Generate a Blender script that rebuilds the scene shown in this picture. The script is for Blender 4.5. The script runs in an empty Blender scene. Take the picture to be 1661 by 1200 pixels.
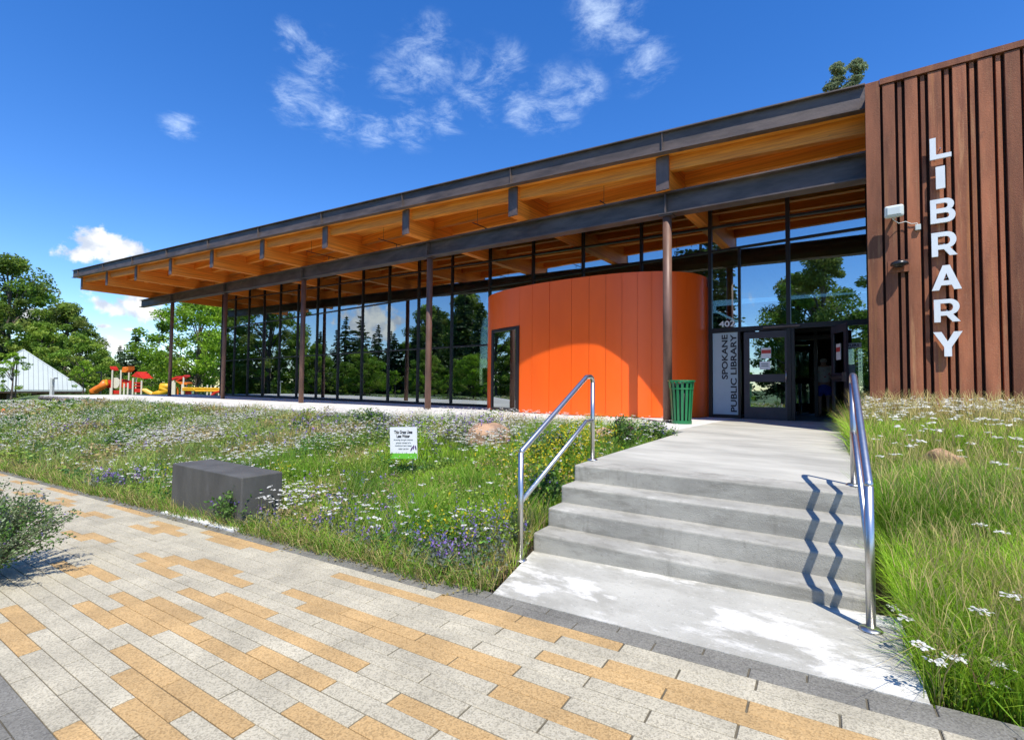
import bpy, bmesh, math, random
import numpy as np
from mathutils import Vector, Matrix
S = bpy.context.scene
COL = S.collection
random.seed(7)
rng = np.random.default_rng(11)

# ------------------------------------------------------------------ camera, sky, sun, exposure
FPX, YAW, PITCH, ROLL, EYE = 775.376, -0.65608, 0.03576, 0.0095056, 1.36
W0, H0 = 1661.0, 1200.0
_fw = Vector((math.sin(YAW)*math.cos(PITCH), math.cos(YAW)*math.cos(PITCH), math.sin(PITCH)))
_r0 = Vector((math.cos(YAW), -math.sin(YAW), 0)); _u0 = _r0.cross(_fw)
_r = math.cos(ROLL)*_r0 + math.sin(ROLL)*_u0
_u = -math.sin(ROLL)*_r0 + math.cos(ROLL)*_u0
cam_d = bpy.data.cameras.new('camera'); cam = bpy.data.objects.new('camera', cam_d); COL.objects.link(cam)
cam_d.sensor_width = 36.0; cam_d.lens = FPX/W0*36.0; cam_d.clip_end = 2000; cam_d.clip_start = .05
M = Matrix((_r, _u, -_fw)).transposed().to_4x4(); M.translation = Vector((0, 0, EYE)); cam.matrix_world = M
S.camera = cam

SUN_EL = math.radians(61.0)
SUN_H = Vector((.765, -.645)).normalized()          # horizontal direction towards the sun
sun_d = bpy.data.lights.new('sun', 'SUN'); sun_d.energy = 3.7; sun_d.angle = math.radians(.53); sun_d.color = (1.0, .95, .86)
sun = bpy.data.objects.new('sun', sun_d); COL.objects.link(sun)
to_sun = Vector((SUN_H.x*math.cos(SUN_EL), SUN_H.y*math.cos(SUN_EL), math.sin(SUN_EL)))
sun.rotation_euler = to_sun.to_track_quat('Z', 'Y').to_euler(); sun.location = (20, -20, 40)

world = bpy.data.worlds.new('World'); S.world = world; world.use_nodes = True
def build_world():
    nt = world.node_tree; N = nt.nodes; L = nt.links
    N.clear()
    out = N.new('ShaderNodeOutputWorld'); bg = N.new('ShaderNodeBackground'); bg.inputs[1].default_value = .15
    L.new(bg.outputs[0], out.inputs[0])
    sky = N.new('ShaderNodeTexSky'); sky.sky_type = 'NISHITA'; sky.sun_disc = False
    sky.sun_elevation = SUN_EL; sky.sun_rotation = math.atan2(SUN_H.x, SUN_H.y)
    sky.altitude = 600; sky.air_density = 1.0; sky.dust_density = .05; sky.ozone_density = 3.2
    hs = N.new('ShaderNodeHueSaturation'); hs.inputs['Saturation'].default_value = 1.32; hs.inputs['Value'].default_value = .92; hs.inputs['Hue'].default_value = .511
    L.new(sky.outputs[0], hs.inputs['Color'])
    tc = N.new('ShaderNodeTexCoord'); D = tc.outputs['Generated']
    def math_(op, a, b=None, clamp=False):
        n = N.new('ShaderNodeMath'); n.operation = op; n.use_clamp = clamp
        for i, v in enumerate((a, b)):
            if v is None: continue
            if isinstance(v, (int, float)): n.inputs[i].default_value = v
            else: L.new(v, n.inputs[i])
        return n.outputs[0]
    def vmath(op, a, b=None):
        n = N.new('ShaderNodeVectorMath'); n.operation = op
        for i, v in enumerate((a, b)):
            if v is None: continue
            if isinstance(v, (tuple, list)): n.inputs[i].default_value = v
            else: L.new(v, n.inputs[i])
        return n
    def noise(vec, scale, det=6, rough=.6, dist=0.):
        n = N.new('ShaderNodeTexNoise'); n.inputs['Scale'].default_value = scale; n.inputs['Detail'].default_value = det
        n.inputs['Roughness'].default_value = rough; n.inputs['Distortion'].default_value = dist; L.new(vec, n.inputs['Vector']); return n.outputs['Fac']
    def mrange(v, a, b, c=0., d=1., smooth=True):
        n = N.new('ShaderNodeMapRange'); n.interpolation_type = 'SMOOTHSTEP' if smooth else 'LINEAR'
        L.new(v, n.inputs[0])
        for i, q in enumerate((a, b, c, d)): n.inputs[i+1].default_value = q
        return n.outputs[0]
    def blob(c, r, sq):                     # soft mask round a sky direction, flattened in height
        d = vmath('SUBTRACT', D, c).outputs[0]
        d = vmath('MULTIPLY', d, (1, 1, sq)).outputs[0]
        return mrange(vmath('LENGTH', d).outputs['Value'], r, 0.)
    # thin high cloud
    sep = N.new('ShaderNodeSeparateXYZ'); L.new(D, sep.inputs[0])
    zc = math_('MAXIMUM', sep.outputs[2], .04)
    inv = math_('DIVIDE', 1., zc)
    cmb = N.new('ShaderNodeCombineXYZ'); L.new(math_('MULTIPLY', sep.outputs[0], inv), cmb.inputs[0]); L.new(math_('MULTIPLY', sep.outputs[1], inv), cmb.inputs[1])
    P = cmb.outputs[0]
    wisp = noise(P, 7.5, 12, .70, .35)
    fine = noise(P, 2.6, 8, .62, .5)
    broad = noise(P, 1.1, 3, .5)
    masks = None
    cpx = [(478, 62, .05), (520, 100, .07), (487, 165, .07), (545, 195, .06), (610, 208, .06), (665, 200, .07), (725, 190, .06), (690, 100, .09), (640, 130, .06), (790, 140, .10), (850, 175, .08), (900, 165, .09), (945, 145, .06), (820, 105, .06), (975, 20, .08), (1020, 45, .07), (1050, 105, .07), (705, 55, .05), (293, 205, .04)]
    for px_, py_, r in cpx:
        d = (_fw+((px_-W0/2)*_r-(py_-H0/2)*_u)/FPX).normalized()
        b = blob(tuple(d), r*1.15, 1.15)
        masks = b if masks is None else math_('MAXIMUM', masks, b)
    rest = math_('MULTIPLY', mrange(broad, .58, .74), mrange(sep.outputs[1], .05, -.25))     # more of the same over the rest of the sky
    masks = math_('MAXIMUM', masks, rest)
    cir = mrange(math_('ADD', math_('ADD', math_('MULTIPLY', wisp, .62), math_('MULTIPLY', fine, .38)), math_('MULTIPLY', masks, .14)), .52, .86)
    cir = math_('MULTIPLY', math_('MULTIPLY', cir, mrange(masks, 0., .8)), .60, True)
    # heaped cloud low over the park
    pn = noise(D, 30., 9, .60, .3)
    cum = None
    for c, r, sq in [((-.957, .193, .212), .075, 1.45), ((-.965, .168, .197), .05, 1.9), ((-.952, .222, .215), .05, 1.6), ((-.963, .236, .128), .085, 2.0), ((-.955, .27, .115), .06, 2.8), ((-.975, .214, .063), .05, 1.9),
                     ((-.968, .20, .09), .022, 2.5), ((-.97, .235, .088), .02, 2.5), ((-.985, .12, .10), .05, 2.5), ((-.93, .05, .25), .02, 2.),
                     ((-.80, -.58, .12), .14, 2.2), ((-.3, -.93, .16), .16, 2.4), ((.35, -.92, .13), .14, 2.2), ((.9, .35, .16), .16, 2.3), ((.2, .96, .14), .14, 2.3)]:
        b = blob(c, r, sq)
        cum = b if cum is None else math_('MAXIMUM', cum, b)
    cumd = mrange(math_('ADD', math_('MULTIPLY', cum, .80), math_('MULTIPLY', pn, 1.9)), 1.26, 1.62)
    cumd = math_('MULTIPLY', cumd, mrange(cum, 0., .12))
    shade = noise(D, 34., 5, .5)
    cb = N.new('ShaderNodeMix'); cb.data_type = 'RGBA'; L.new(mrange(shade, .35, .62), cb.inputs[0])
    cb.inputs[6].default_value = (2.6, 2.95, 3.6, 1); cb.inputs[7].default_value = (4.6, 4.6, 4.5, 1)
    m1 = N.new('ShaderNodeMix'); m1.data_type = 'RGBA'; L.new(cir, m1.inputs[0]); L.new(hs.outputs[0], m1.inputs[6]); m1.inputs[7].default_value = (4.2, 5.0, 5.9, 1)
    m2 = N.new('ShaderNodeMix'); m2.data_type = 'RGBA'; L.new(cumd, m2.inputs[0]); L.new(m1.outputs[2], m2.inputs[6]); L.new(cb.outputs[2], m2.inputs[7])
    L.new(m2.outputs[2], bg.inputs[0])
build_world()
S.render.engine = 'CYCLES'
S.view_settings.view_transform = 'Standard'; S.view_settings.look = 'None'; S.view_settings.exposure = .76; S.view_settings.gamma = 1.0
S.cycles.max_bounces = 10; S.cycles.transparent_max_bounces = 24; S.cycles.glossy_bounces = 5

# ------------------------------------------------------------------ pixel -> place helpers (a pixel is a direction only)
def ray(x, y): return _fw + ((x-W0/2)*_r - (y-H0/2)*_u)/FPX
def onY(x, y, Y): d = ray(x, y); return d*(Y/d.y) + Vector((0, 0, EYE))
def onZ(x, y, z): d = ray(x, y); return d*((z-EYE)/d.z) + Vector((0, 0, EYE))
def far(x, y, dist): return ray(x, y)*dist + Vector((0, 0, EYE))

# ------------------------------------------------------------------ materials
MATS = {}
def pm(name, base, rough=.6, metal=0., var=.12, vs=(3, 3, 3), bump=0., bs=60., stain=None, coat=0., rnd=0., spec=.5, attr=None, transl=0., lines=None):
    if name in MATS: return MATS[name]
    m = bpy.data.materials.new(name); MATS[name] = m; m.use_nodes = True
    nt = m.node_tree; N = nt.nodes; L = nt.links; b = N['Principled BSDF']
    b.inputs['Roughness'].default_value = rough; b.inputs['Metallic'].default_value = metal; b.inputs['Specular IOR Level'].default_value = spec
    if coat: b.inputs['Coat Weight'].default_value = coat
    geo = N.new('ShaderNodeNewGeometry'); pos = geo.outputs['Position']
    def scaled(v):
        n = N.new('ShaderNodeVectorMath'); n.operation = 'MULTIPLY'; L.new(pos, n.inputs[0]); n.inputs[1].default_value = v; return n.outputs[0]
    def noise(vec, sc=1., det=5, rg=.6):
        n = N.new('ShaderNodeTexNoise'); n.inputs['Scale'].default_value = sc; n.inputs['Detail'].default_value = det; n.inputs['Roughness'].default_value = rg
        L.new(vec, n.inputs['Vector']); return n.outputs['Fac']
    def mix(f, a, c, t='MIX'):
        n = N.new('ShaderNodeMix'); n.data_type = 'RGBA'; n.blend_type = t
        for i, v in ((0, f), (6, a), (7, c)):
            if isinstance(v, (int, float)): n.inputs[i].default_value = v
            elif isinstance(v, tuple): n.inputs[i].default_value = (*v[:3], 1)
            else: L.new(v, n.inputs[i])
        return n.outputs[2]
    def mr(v, a, b_, c=0., d=1.):
        n = N.new('ShaderNodeMapRange'); n.interpolation_type = 'SMOOTHSTEP'; L.new(v, n.inputs[0])
        for i, q in enumerate((a, b_, c, d)): n.inputs[i+1].default_value = q
        return n.outputs[0]
    if attr:
        a = N.new('ShaderNodeAttribute'); a.attribute_name = attr; col = a.outputs['Color']
    else:
        nz = noise(scaled(vs))
        lo = tuple(c*(1-var*1.6) for c in base); hi = tuple(min(1, c*(1+var*1.6)) for c in base)
        col = mix(mr(nz, .25, .75), lo, hi)
    if stain:                                    # (colour, scale vector, low, high, strength)
        for sc, sv, a0, a1, st in stain:
            f = mr(noise(scaled(sv), 1., 8, .65), a0, a1, 0., st); col = mix(f, col, sc)
    if lines:                                    # fine dark board joints: (axis, pitch, width, strength)
        ax, pitch, wd, st = lines
        sp = N.new('ShaderNodeSeparateXYZ'); L.new(pos, sp.inputs[0])
        n = N.new('ShaderNodeMath'); n.operation = 'MULTIPLY'; L.new(sp.outputs[ax], n.inputs[0]); n.inputs[1].default_value = 1/pitch
        fr = N.new('ShaderNodeMath'); fr.operation = 'FRACT'; L.new(n.outputs[0], fr.inputs[0])
        lt = N.new('ShaderNodeMath'); lt.operation = 'LESS_THAN'; L.new(fr.outputs[0], lt.inputs[0]); lt.inputs[1].default_value = wd/pitch
        ms = N.new('ShaderNodeMath'); ms.operation = 'MULTIPLY'; L.new(lt.outputs[0], ms.inputs[0]); ms.inputs[1].default_value = st
        col = mix(ms.outputs[0], col, tuple(c*.35 for c in base))
    if rnd:
        oi = N.new('ShaderNodeObjectInfo'); f = mr(oi.outputs['Random'], 0, 1, 1-rnd, 1+rnd)
        cm = N.new('ShaderNodeVectorMath'); cm.operation = 'SCALE'; L.new(col, cm.inputs[0]); L.new(f, cm.inputs['Scale']); col = cm.outputs[0]
    L.new(col, b.inputs['Base Color'])
    if bump:
        bn = N.new('ShaderNodeBump'); bn.inputs['Strength'].default_value = bump; bn.inputs['Distance'].default_value = .02
        L.new(noise(pos, bs, 4), bn.inputs['Height']); L.new(bn.outputs[0], b.inputs['Normal'])
    if transl:
        tr = N.new('ShaderNodeBsdfTranslucent'); L.new(col, tr.inputs[0]); mx = N.new('ShaderNodeMixShader'); mx.inputs[0].default_value = transl
        L.new(b.outputs[0], mx.inputs[1]); L.new(tr.outputs[0], mx.inputs[2]); L.new(mx.outputs[0], N['Material Output'].inputs[0])
    return m

def speckle(name, base, dark, light, rnd=.06):
    m = bpy.data.materials.new(name); MATS[name] = m; m.use_nodes = True
    nt = m.node_tree; N = nt.nodes; L = nt.links; b = N['Principled BSDF']; b.inputs['Roughness'].default_value = .85
    geo = N.new('ShaderNodeNewGeometry')
    v = N.new('ShaderNodeTexVoronoi'); v.inputs['Scale'].default_value = 150; L.new(geo.outputs['Position'], v.inputs['Vector'])
    sp = N.new('ShaderNodeSeparateColor'); L.new(v.outputs['Color'], sp.inputs[0])
    rp = N.new('ShaderNodeValToRGB'); L.new(sp.outputs[0], rp.inputs[0]); e = rp.color_ramp.elements
    rp.color_ramp.interpolation = 'CONSTANT'
    e[0].position = 0; e[0].color = (*dark, 1); e[1].position = .07; e[1].color = (*[c*.8 for c in base], 1)
    for p_, c in ((.3, base), (.62, [c*1.12 for c in base]), (.93, light)):
        q = e.new(p_); q.color = (*c, 1)
    n = N.new('ShaderNodeTexNoise'); n.inputs['Scale'].default_value = 3.4; n.inputs['Detail'].default_value = 8; L.new(geo.outputs['Position'], n.inputs['Vector'])
    oi = N.new('ShaderNodeObjectInfo')
    a = N.new('ShaderNodeMapRange'); L.new(n.outputs[0], a.inputs[0]); a.inputs[1].default_value = .3; a.inputs[2].default_value = .7; a.inputs[3].default_value = .80; a.inputs[4].default_value = 1.10
    c_ = N.new('ShaderNodeMapRange'); L.new(oi.outputs['Random'], c_.inputs[0]); c_.inputs[3].default_value = 1-rnd; c_.inputs[4].default_value = 1+rnd
    mm = N.new('ShaderNodeMath'); mm.operation = 'MULTIPLY'; L.new(a.outputs[0], mm.inputs[0]); L.new(c_.outputs[0], mm.inputs[1])
    s = N.new('ShaderNodeVectorMath'); s.operation = 'SCALE'; L.new(rp.outputs[0], s.inputs[0]); L.new(mm.outputs[0], s.inputs['Scale'])
    L.new(s.outputs[0], b.inputs['Base Color'])
    bp = N.new('ShaderNodeBump'); bp.inputs['Strength'].default_value = .25; bp.inputs['Distance'].default_value = .004; L.new(v.outputs['Distance'], bp.inputs['Height']); L.new(bp.outputs[0], b.inputs['Normal'])
    return m

def glass_mat(name, tint, refl, fac, wav=.03):
    m = bpy.data.materials.new(name); MATS[name] = m; m.use_nodes = True
    nt = m.node_tree; N = nt.nodes; L = nt.links; N.remove(N['Principled BSDF'])
    tr = N.new('ShaderNodeBsdfTransparent'); tr.inputs[0].default_value = (*tint, 1)
    gl = N.new('ShaderNodeBsdfGlossy'); gl.inputs['Color'].default_value = (*refl, 1); gl.inputs['Roughness'].default_value = .0
    fr = N.new('ShaderNodeFresnel'); fr.inputs[0].default_value = 1.5
    mr = N.new('ShaderNodeMapRange'); L.new(fr.outputs[0], mr.inputs[0]); mr.inputs[3].default_value = fac; mr.inputs[4].default_value = 1.0
    geo = N.new('ShaderNodeNewGeometry'); n = N.new('ShaderNodeTexNoise'); n.inputs['Scale'].default_value = .7; n.inputs['Detail'].default_value = 1; L.new(geo.outputs['Position'], n.inputs['Vector'])
    bp = N.new('ShaderNodeBump'); bp.inputs['Strength'].default_value = wav; bp.inputs['Distance'].default_value = .1; L.new(n.outputs[0], bp.inputs['Height']); L.new(bp.outputs[0], gl.inputs['Normal'])
    mx = N.new('ShaderNodeMixShader'); L.new(mr.outputs[0], mx.inputs[0]); L.new(tr.outputs[0], mx.inputs[1]); L.new(gl.outputs[0], mx.inputs[2])
    L.new(mx.outputs[0], N['Material Output'].inputs[0])
    return m

WOODC = (.86, .25, .025)
m_raf = pm('glulam', WOODC, .55, var=.22, vs=(9, .5, 26), stain=[((.30, .10, .02), (14, 2.2, 14), .66, .74, .7)], bump=.1)
m_pur = pm('joist_timber', (.94, .285, .028), .55, var=.2, vs=(.5, 9, 26), stain=[((.33, .12, .025), (2.2, 14, 14), .66, .74, .7)], bump=.1)
m_deckw = pm('roof_decking_timber', (.96, .335, .042), .6, var=.2, vs=(.6, 7, 7), stain=[((.36, .14, .03), (2, 9, 9), .68, .76, .6)], lines=(1, .14, .01, .8))
m_steel = pm('weathered_steel', (.105, .08, .07), .55, metal=.1, var=.25, vs=(1.2, 1.2, 5), stain=[((.22, .15, .105), (.9, .9, 3), .56, .72, .6), ((.05, .04, .04), (1.4, 1.4, 5), .56, .7, .6)], bump=.15, bs=25)
m_col = pm('column_steel', (.16, .085, .06), .5, metal=.1, var=.2, vs=(3, 3, 1.2), stain=[((.26, .14, .09), (5, 5, 1.5), .5, .7, .6)])
m_cap = pm('end_cap_steel', (.13, .095, .085), .5, metal=.1, var=.25, vs=(4, 4, 2))
m_mull = pm('bronze_frame', (.018, .013, .013), .42, metal=.2, var=.1)
m_glass = glass_mat('window_glass', (.55, .63, .60), (.78, .87, .91), .46)
m_door = pm('door_paint', (.045, .036, .045), .45, var=.1)
m_orange = pm('orange_panel_paint', (.98, .125, .008), .36, var=.05, vs=(1.1, 1.1, .35), spec=.45, bump=.5, bs=1.3, stain=[((.62, .10, .02), (9, 9, .5), .60, .8, .35)])
m_seam = pm('orange_seam', (.55, .07, .008), .6, var=.02)
CORS = [((.18, .058, .03), (5, 5, .35), .52, .68, .85), ((.45, .22, .10), (8, 8, .45), .54, .70, .85), ((.12, .05, .03), (3, 3, 2.), .60, .74, .6), ((.36, .19, .11), (30, 30, 22), .55, .72, .35), ((.40, .16, .05), (11, 11, .25), .55, .68, .6), ((.10, .04, .025), (14, 14, .3), .60, .72, .7)]
m_corten = pm('corten_steel', (.29, .10, .045), .8, var=.25, vs=(4, 4, .6), stain=CORS, bump=.25, bs=70, rnd=.26)
m_corten2 = pm('corten_backing', (.07, .03, .02), .85, var=.2, vs=(4, 4, .6))
m_conc = pm('step_concrete', (.36, .345, .295), .9, var=.16, vs=(1.6, 1.6, 5), bump=.3, bs=120, stain=[((.21, .20, .165), (2.6, 5, 9), .48, .66, .65), ((.17, .16, .13), (9, 9, 1.2), .56, .70, .45), ((.60, .58, .51), (2.2, 5.0, 5.), .58, .72, .6), ((.20, .19, .16), (28, 28, 28), .56, .70, .5), ((.55, .53, .47), (60, 60, 60), .60, .72, .5)])
m_pad = pm('pad_concrete', (.42, .405, .345), .9, var=.13, vs=(1.2, 1.2, 1), bump=.3, bs=120, stain=[((.30, .285, .235), (1.3, 2.4, 1), .45, .62, .6), ((.72, .70, .63), (1.15, 2.3, 1), .505, .60, .85), ((.24, .23, .19), (26, 34, 1), .56, .68, .5), ((.70, .68, .62), (30, 55, 1), .58, .70, .5)])
m_slab = pm('slab_concrete', (.60, .585, .55), .9, var=.1, vs=(1, 1, 1), bump=.2, bs=90, stain=[((.42, .41, .37), (.8, 2, 1), .56, .72, .5)])
m_walk = pm('walk_concrete', (.42, .405, .345), .9, var=.14, vs=(.9, 2.4, 1), bump=.25, bs=110, stain=[((.62, .61, .57), (1.0, 3.5, 1), .60, .72, .5), ((.27, .265, .235), (.7, 3.2, 1), .56, .74, .55)])
m_pw = speckle('pale_paver_concrete', (.44, .395, .285), (.31, .275, .195), (.49, .445, .335))
m_pt = speckle('tan_paver_concrete', (.47, .305, .13), (.37, .23, .09), (.52, .35, .16))
m_pg = speckle('grey_paver_concrete', (.185, .175, .145), (.14, .13, .11), (.23, .22, .19), .08)
m_sand = pm('joint_sand', (.11, .095, .065), .95, var=.2, vs=(20, 20, 20))
m_bench = pm('bench_concrete', (.085, .082, .072), .7, var=.14, vs=(4, 4, 1.5), bump=.15, bs=80, stain=[((.13, .13, .125), (6, 6, 2), .58, .72, .5)])
m_white = pm('white_strip', (.78, .77, .74), .7, var=.05)
m_inox = pm('stainless_steel', (.60, .585, .56), .34, metal=1., var=.06, vs=(30, 30, 3))
m_green = pm('green_paint', (.012, .17, .055), .4, var=.08, coat=.2)
m_liner = pm('bin_liner', (.012, .012, .013), .6, var=.1)
m_rock = pm('red_boulder_rock', (.36, .22, .13), .9, var=.28, vs=(5, 5, 7), bump=.7, bs=18, stain=[((.17, .13, .12), (4, 4, 4), .55, .7, .7), ((.48, .22, .11), (3, 3, 3), .58, .72, .6)])
m_rub = pm('rubble_rock', (.11, .10, .09), .95, var=.35, vs=(8, 8, 8), bump=.5, bs=20)
m_letter = pm('brushed_aluminium_letter', (.80, .82, .82), .45, metal=.0, var=.03)
m_signw = pm('sign_white', (.82, .82, .80), .5, var=.02)
m_signg = pm('sign_green', (.16, .52, .04), .5, var=.05)
m_signp = pm('sign_purple', (.10, .06, .18), .5, var=.05)
m_ink = pm('black_ink', (.02, .02, .025), .6, var=.02)
m_ink2 = pm('grey_ink', (.16, .19, .2), .6, var=.02)
m_red = pm('red_ink', (.5, .05, .04), .6, var=.05)
m_panelg = pm('frosted_panel', (.42, .50, .53), .35, var=.03)
m_white2 = pm('white_vinyl', (.72, .76, .78), .5, var=.02)
m_fl = pm('floodlight_grey', (.62, .65, .60), .4, var=.04)
m_flens = pm('floodlight_lens', (.66, .70, .66), .2, var=.03)
m_black = pm('black_plastic', (.02, .02, .022), .3, var=.05)
m_dirt = pm('soil', (.11, .085, .05), .95, var=.3, vs=(4, 4, 4), bump=.5, bs=15, stain=[((.10, .12, .035), (1.2, 1.2, 1.2), .45, .65, .8)])
m_turf = pm('far_turf', (.085, .13, .03), .95, var=.3, vs=(.15, .15, .15), bump=.4, bs=6)
m_floor = pm('interior_floor', (.12, .115, .11), .6, var=.1)
m_iwall = pm('interior_wall', (.26, .25, .23), .8, var=.06)
m_shelf = pm('shelf_wood', (.16, .10, .06), .6, var=.1)
m_books = pm('book_rows', (.25, .2, .17), .7, var=.5, vs=(30, 30, 4))
m_grass = pm('grass_blades', (.1, .2, .03), .55, attr='Col', transl=.35, spec=.25)
m_leaf = pm('leaves', (.1, .2, .03), .5, attr='Col', transl=.42, spec=.3)
m_bark = pm('bark', (.11, .085, .065), .9, var=.3, vs=(6, 6, 1.5), bump=.5, bs=20)
m_roofm = pm('pale_metal_roof', (.40, .45, .44), .5, var=.04, vs=(.5, .5, .5))
m_seamd = pm('roof_seam', (.22, .25, .245), .5, var=.03)
m_brown = pm('brown_timber', (.12, .075, .05), .7, var=.2)
m_prd = pm('play_red', (.62, .03, .02), .4, var=.06); m_pyl = pm('play_yellow', (.80, .42, .02), .4, var=.06); m_por = pm('play_orange', (.78, .19, .02), .4, var=.06); m_pbe = pm('play_beige', (.72, .66, .52), .5, var=.05)

# ------------------------------------------------------------------ object helpers
WM = {}
def place(o, parent=None):
    """o.matrix_basis is a world placement; keep it under the parent."""
    COL.objects.link(o); WM[o.name] = o.matrix_basis.copy()
    if parent is not None:
        o.parent = parent; o.matrix_parent_inverse = WM[parent.name].inverted()
    return o
def tag(o, label=None, cat=None, group=None, kind=None):
    if label: o['label'] = label
    if cat: o['category'] = cat
    if group: o['group'] = group
    if kind: o['kind'] = kind
    return o
def empty(name, loc, label, cat, group=None, rz=0.):
    o = bpy.data.objects.new(name, None); o.empty_display_size = .2; o.location = loc; o.rotation_euler = (0, 0, rz)
    bm_ = Matrix.Translation(Vector(loc)) @ Matrix.Rotation(rz, 4, 'Z')
    COL.objects.link(o); WM[o.name] = bm_
    return tag(o, label, cat, group)
class MB:
    def __init__(s): s.v = []; s.f = []
    def quad(s, *p): n = len(s.v); s.v += [tuple(q) for q in p]; s.f.append(tuple(range(n, n+len(p)))); return s
    def hexa(s, p):                       # 8 points: bottom ring 0-3, top ring 4-7
        n = len(s.v); s.v += [tuple(q) for q in p]
        for q in ((3, 2, 1, 0), (4, 5, 6, 7), (0, 1, 5, 4), (1, 2, 6, 5), (2, 3, 7, 6), (3, 0, 4, 7)): s.f.append(tuple(n+i for i in q))
        return s
    def box(s, x0, x1, y0, y1, z0, z1): return s.hexa([(x0, y0, z0), (x1, y0, z0), (x1, y1, z0), (x0, y1, z0), (x0, y0, z1), (x1, y0, z1), (x1, y1, z1), (x0, y1, z1)])
    def rbox(s, c, sx, sy, sz, rz=0.):    # centred in x and y, base at c.z
        ca, sa = math.cos(rz), math.sin(rz); c = Vector(c); p = []
        for z in (0, sz):
            for x, y in ((-1, -1), (1, -1), (1, 1), (-1, 1)):
                X, Y = x*sx/2, y*sy/2; p.append((c.x+X*ca-Y*sa, c.y+X*sa+Y*ca, c.z+z))
        return s.hexa(p)
    def prism(s, ring, vec):              # planar ring swept along vec
        n = len(s.v); k = len(ring); vec = Vector(vec); s.v += [tuple(q) for q in ring] + [tuple(Vector(q)+vec) for q in ring]
        s.f.append(tuple(n+i for i in reversed(range(k)))); s.f.append(tuple(n+k+i for i in range(k)))
        for i in range(k): j = (i+1) % k; s.f.append((n+i, n+j, n+k+j, n+k+i))
        return s
    def tube(s, pts, rad, k=10, cap=True):
        pts = [Vector(p) for p in pts]; rad = [rad]*len(pts) if isinstance(rad, (int, float)) else rad
        n0 = len(s.v); up = None
        for i, p in enumerate(pts):
            d = (pts[min(i+1, len(pts)-1)]-pts[max(i-1, 0)]).normalized()
            a = d.orthogonal().normalized() if up is None else (up-d*up.dot(d)).normalized()
            up = a; b = d.cross(a)
            for j in range(k):
                t = 2*math.pi*j/k; s.v.append(tuple(p+rad[i]*(math.cos(t)*a+math.sin(t)*b)))
        for i in range(len(pts)-1):
            for j in range(k):
                q = n0+i*k; s.f.append((q+j, q+(j+1) % k, q+k+(j+1) % k, q+k+j))
        if cap:
            s.f.append(tuple(n0+j for j in reversed(range(k)))); s.f.append(tuple(n0+(len(pts)-1)*k+j for j in range(k)))
        return s
    def lathe(s, c, prof, k=20):
        n0 = len(s.v); c = Vector(c)
        for r, z in prof:
            for j in range(k): t = 2*math.pi*j/k; s.v.append((c.x+r*math.cos(t), c.y+r*math.sin(t), c.z+z))
        for i in range(len(prof)-1):
            for j in range(k): q = n0+i*k; s.f.append((q+j, q+(j+1) % k, q+k+(j+1) % k, q+k+j))
        s.f.append(tuple(n0+j for j in reversed(range(k)))); s.f.append(tuple(n0+(len(prof)-1)*k+j for j in range(k)))
        return s
    def mesh(s, name): m = bpy.data.meshes.new(name); m.from_pydata(s.v, [], s.f); m.update(); return m
    def obj(s, name, mat, parent=None, smooth=False, bevel=0., segs=2):
        a = np.array(s.v); o0 = np.array([(a[:, 0].min()+a[:, 0].max())/2, (a[:, 1].min()+a[:, 1].max())/2, a[:, 2].min()])
        m = bpy.data.meshes.new(name); m.from_pydata([tuple(q) for q in a-o0], [], s.f); m.update()
        o = bpy.data.objects.new(name, m); m.materials.append(mat); o.location = o0; o.matrix_basis = Matrix.Translation(Vector(o0))
        if smooth: m.shade_smooth()
        if bevel: b = o.modifiers.new('bevel', 'BEVEL'); b.width = bevel; b.segments = segs; b.limit_method = 'ANGLE'
        return place(o, parent)
def inst(o, loc, parent, rz=None, name=None):
    c = o.copy(); c.matrix_basis = Matrix.Translation(Vector(loc)) @ (Matrix.Rotation(rz, 4, 'Z') if rz is not None else o.matrix_basis.to_3x3().to_4x4())
    c.parent = None; return place(c, parent)
def text_mesh(txt, mat, x0, x1, z0, z1, Y, name, parent, depth=.03, bold=.0, rot=False, facing_y=True, mtx=None):
    """text fitted into a box on a plane facing -Y (or placed by mtx in a local x-z box)"""
    cu = bpy.data.curves.new('txt', 'FONT'); cu.body = txt; cu.size = 1; cu.extrude = depth/2; cu.offset = bold; cu.resolution_u = 4
    ob = bpy.data.objects.new('txt', cu); COL.objects.link(ob)
    dg = bpy.context.evaluated_depsgraph_get(); me = bpy.data.meshes.new_from_object(ob.evaluated_get(dg)); me.name = name
    bpy.data.objects.remove(ob); bpy.data.curves.remove(cu)
    a = np.empty(len(me.vertices)*3); me.vertices.foreach_get('co', a); a = a.reshape(-1, 3)
    if rot: a[:, :2] = np.c_[-a[:, 1], a[:, 0]]
    lo, hi = a.min(0), a.max(0)
    cx, cz = (x0+x1)/2, (z0+z1)/2
    b = np.empty_like(a)
    b[:, 0] = ((a[:, 0]-lo[0])/(hi[0]-lo[0])-.5)*(x1-x0); b[:, 2] = ((a[:, 1]-lo[1])/(hi[1]-lo[1])-.5)*(z1-z0); b[:, 1] = -(a[:, 2]-lo[2])/max(1e-6, hi[2]-lo[2])*depth
    me.vertices.foreach_set('co', b.ravel()); me.update(); me.materials.clear(); me.materials.append(mat)
    o = bpy.data.objects.new(name, me); o.matrix_basis = (mtx if mtx is not None else Matrix.Identity(4)) @ Matrix.Translation(Vector((cx, Y, cz)))
    return place(o, parent)
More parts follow.
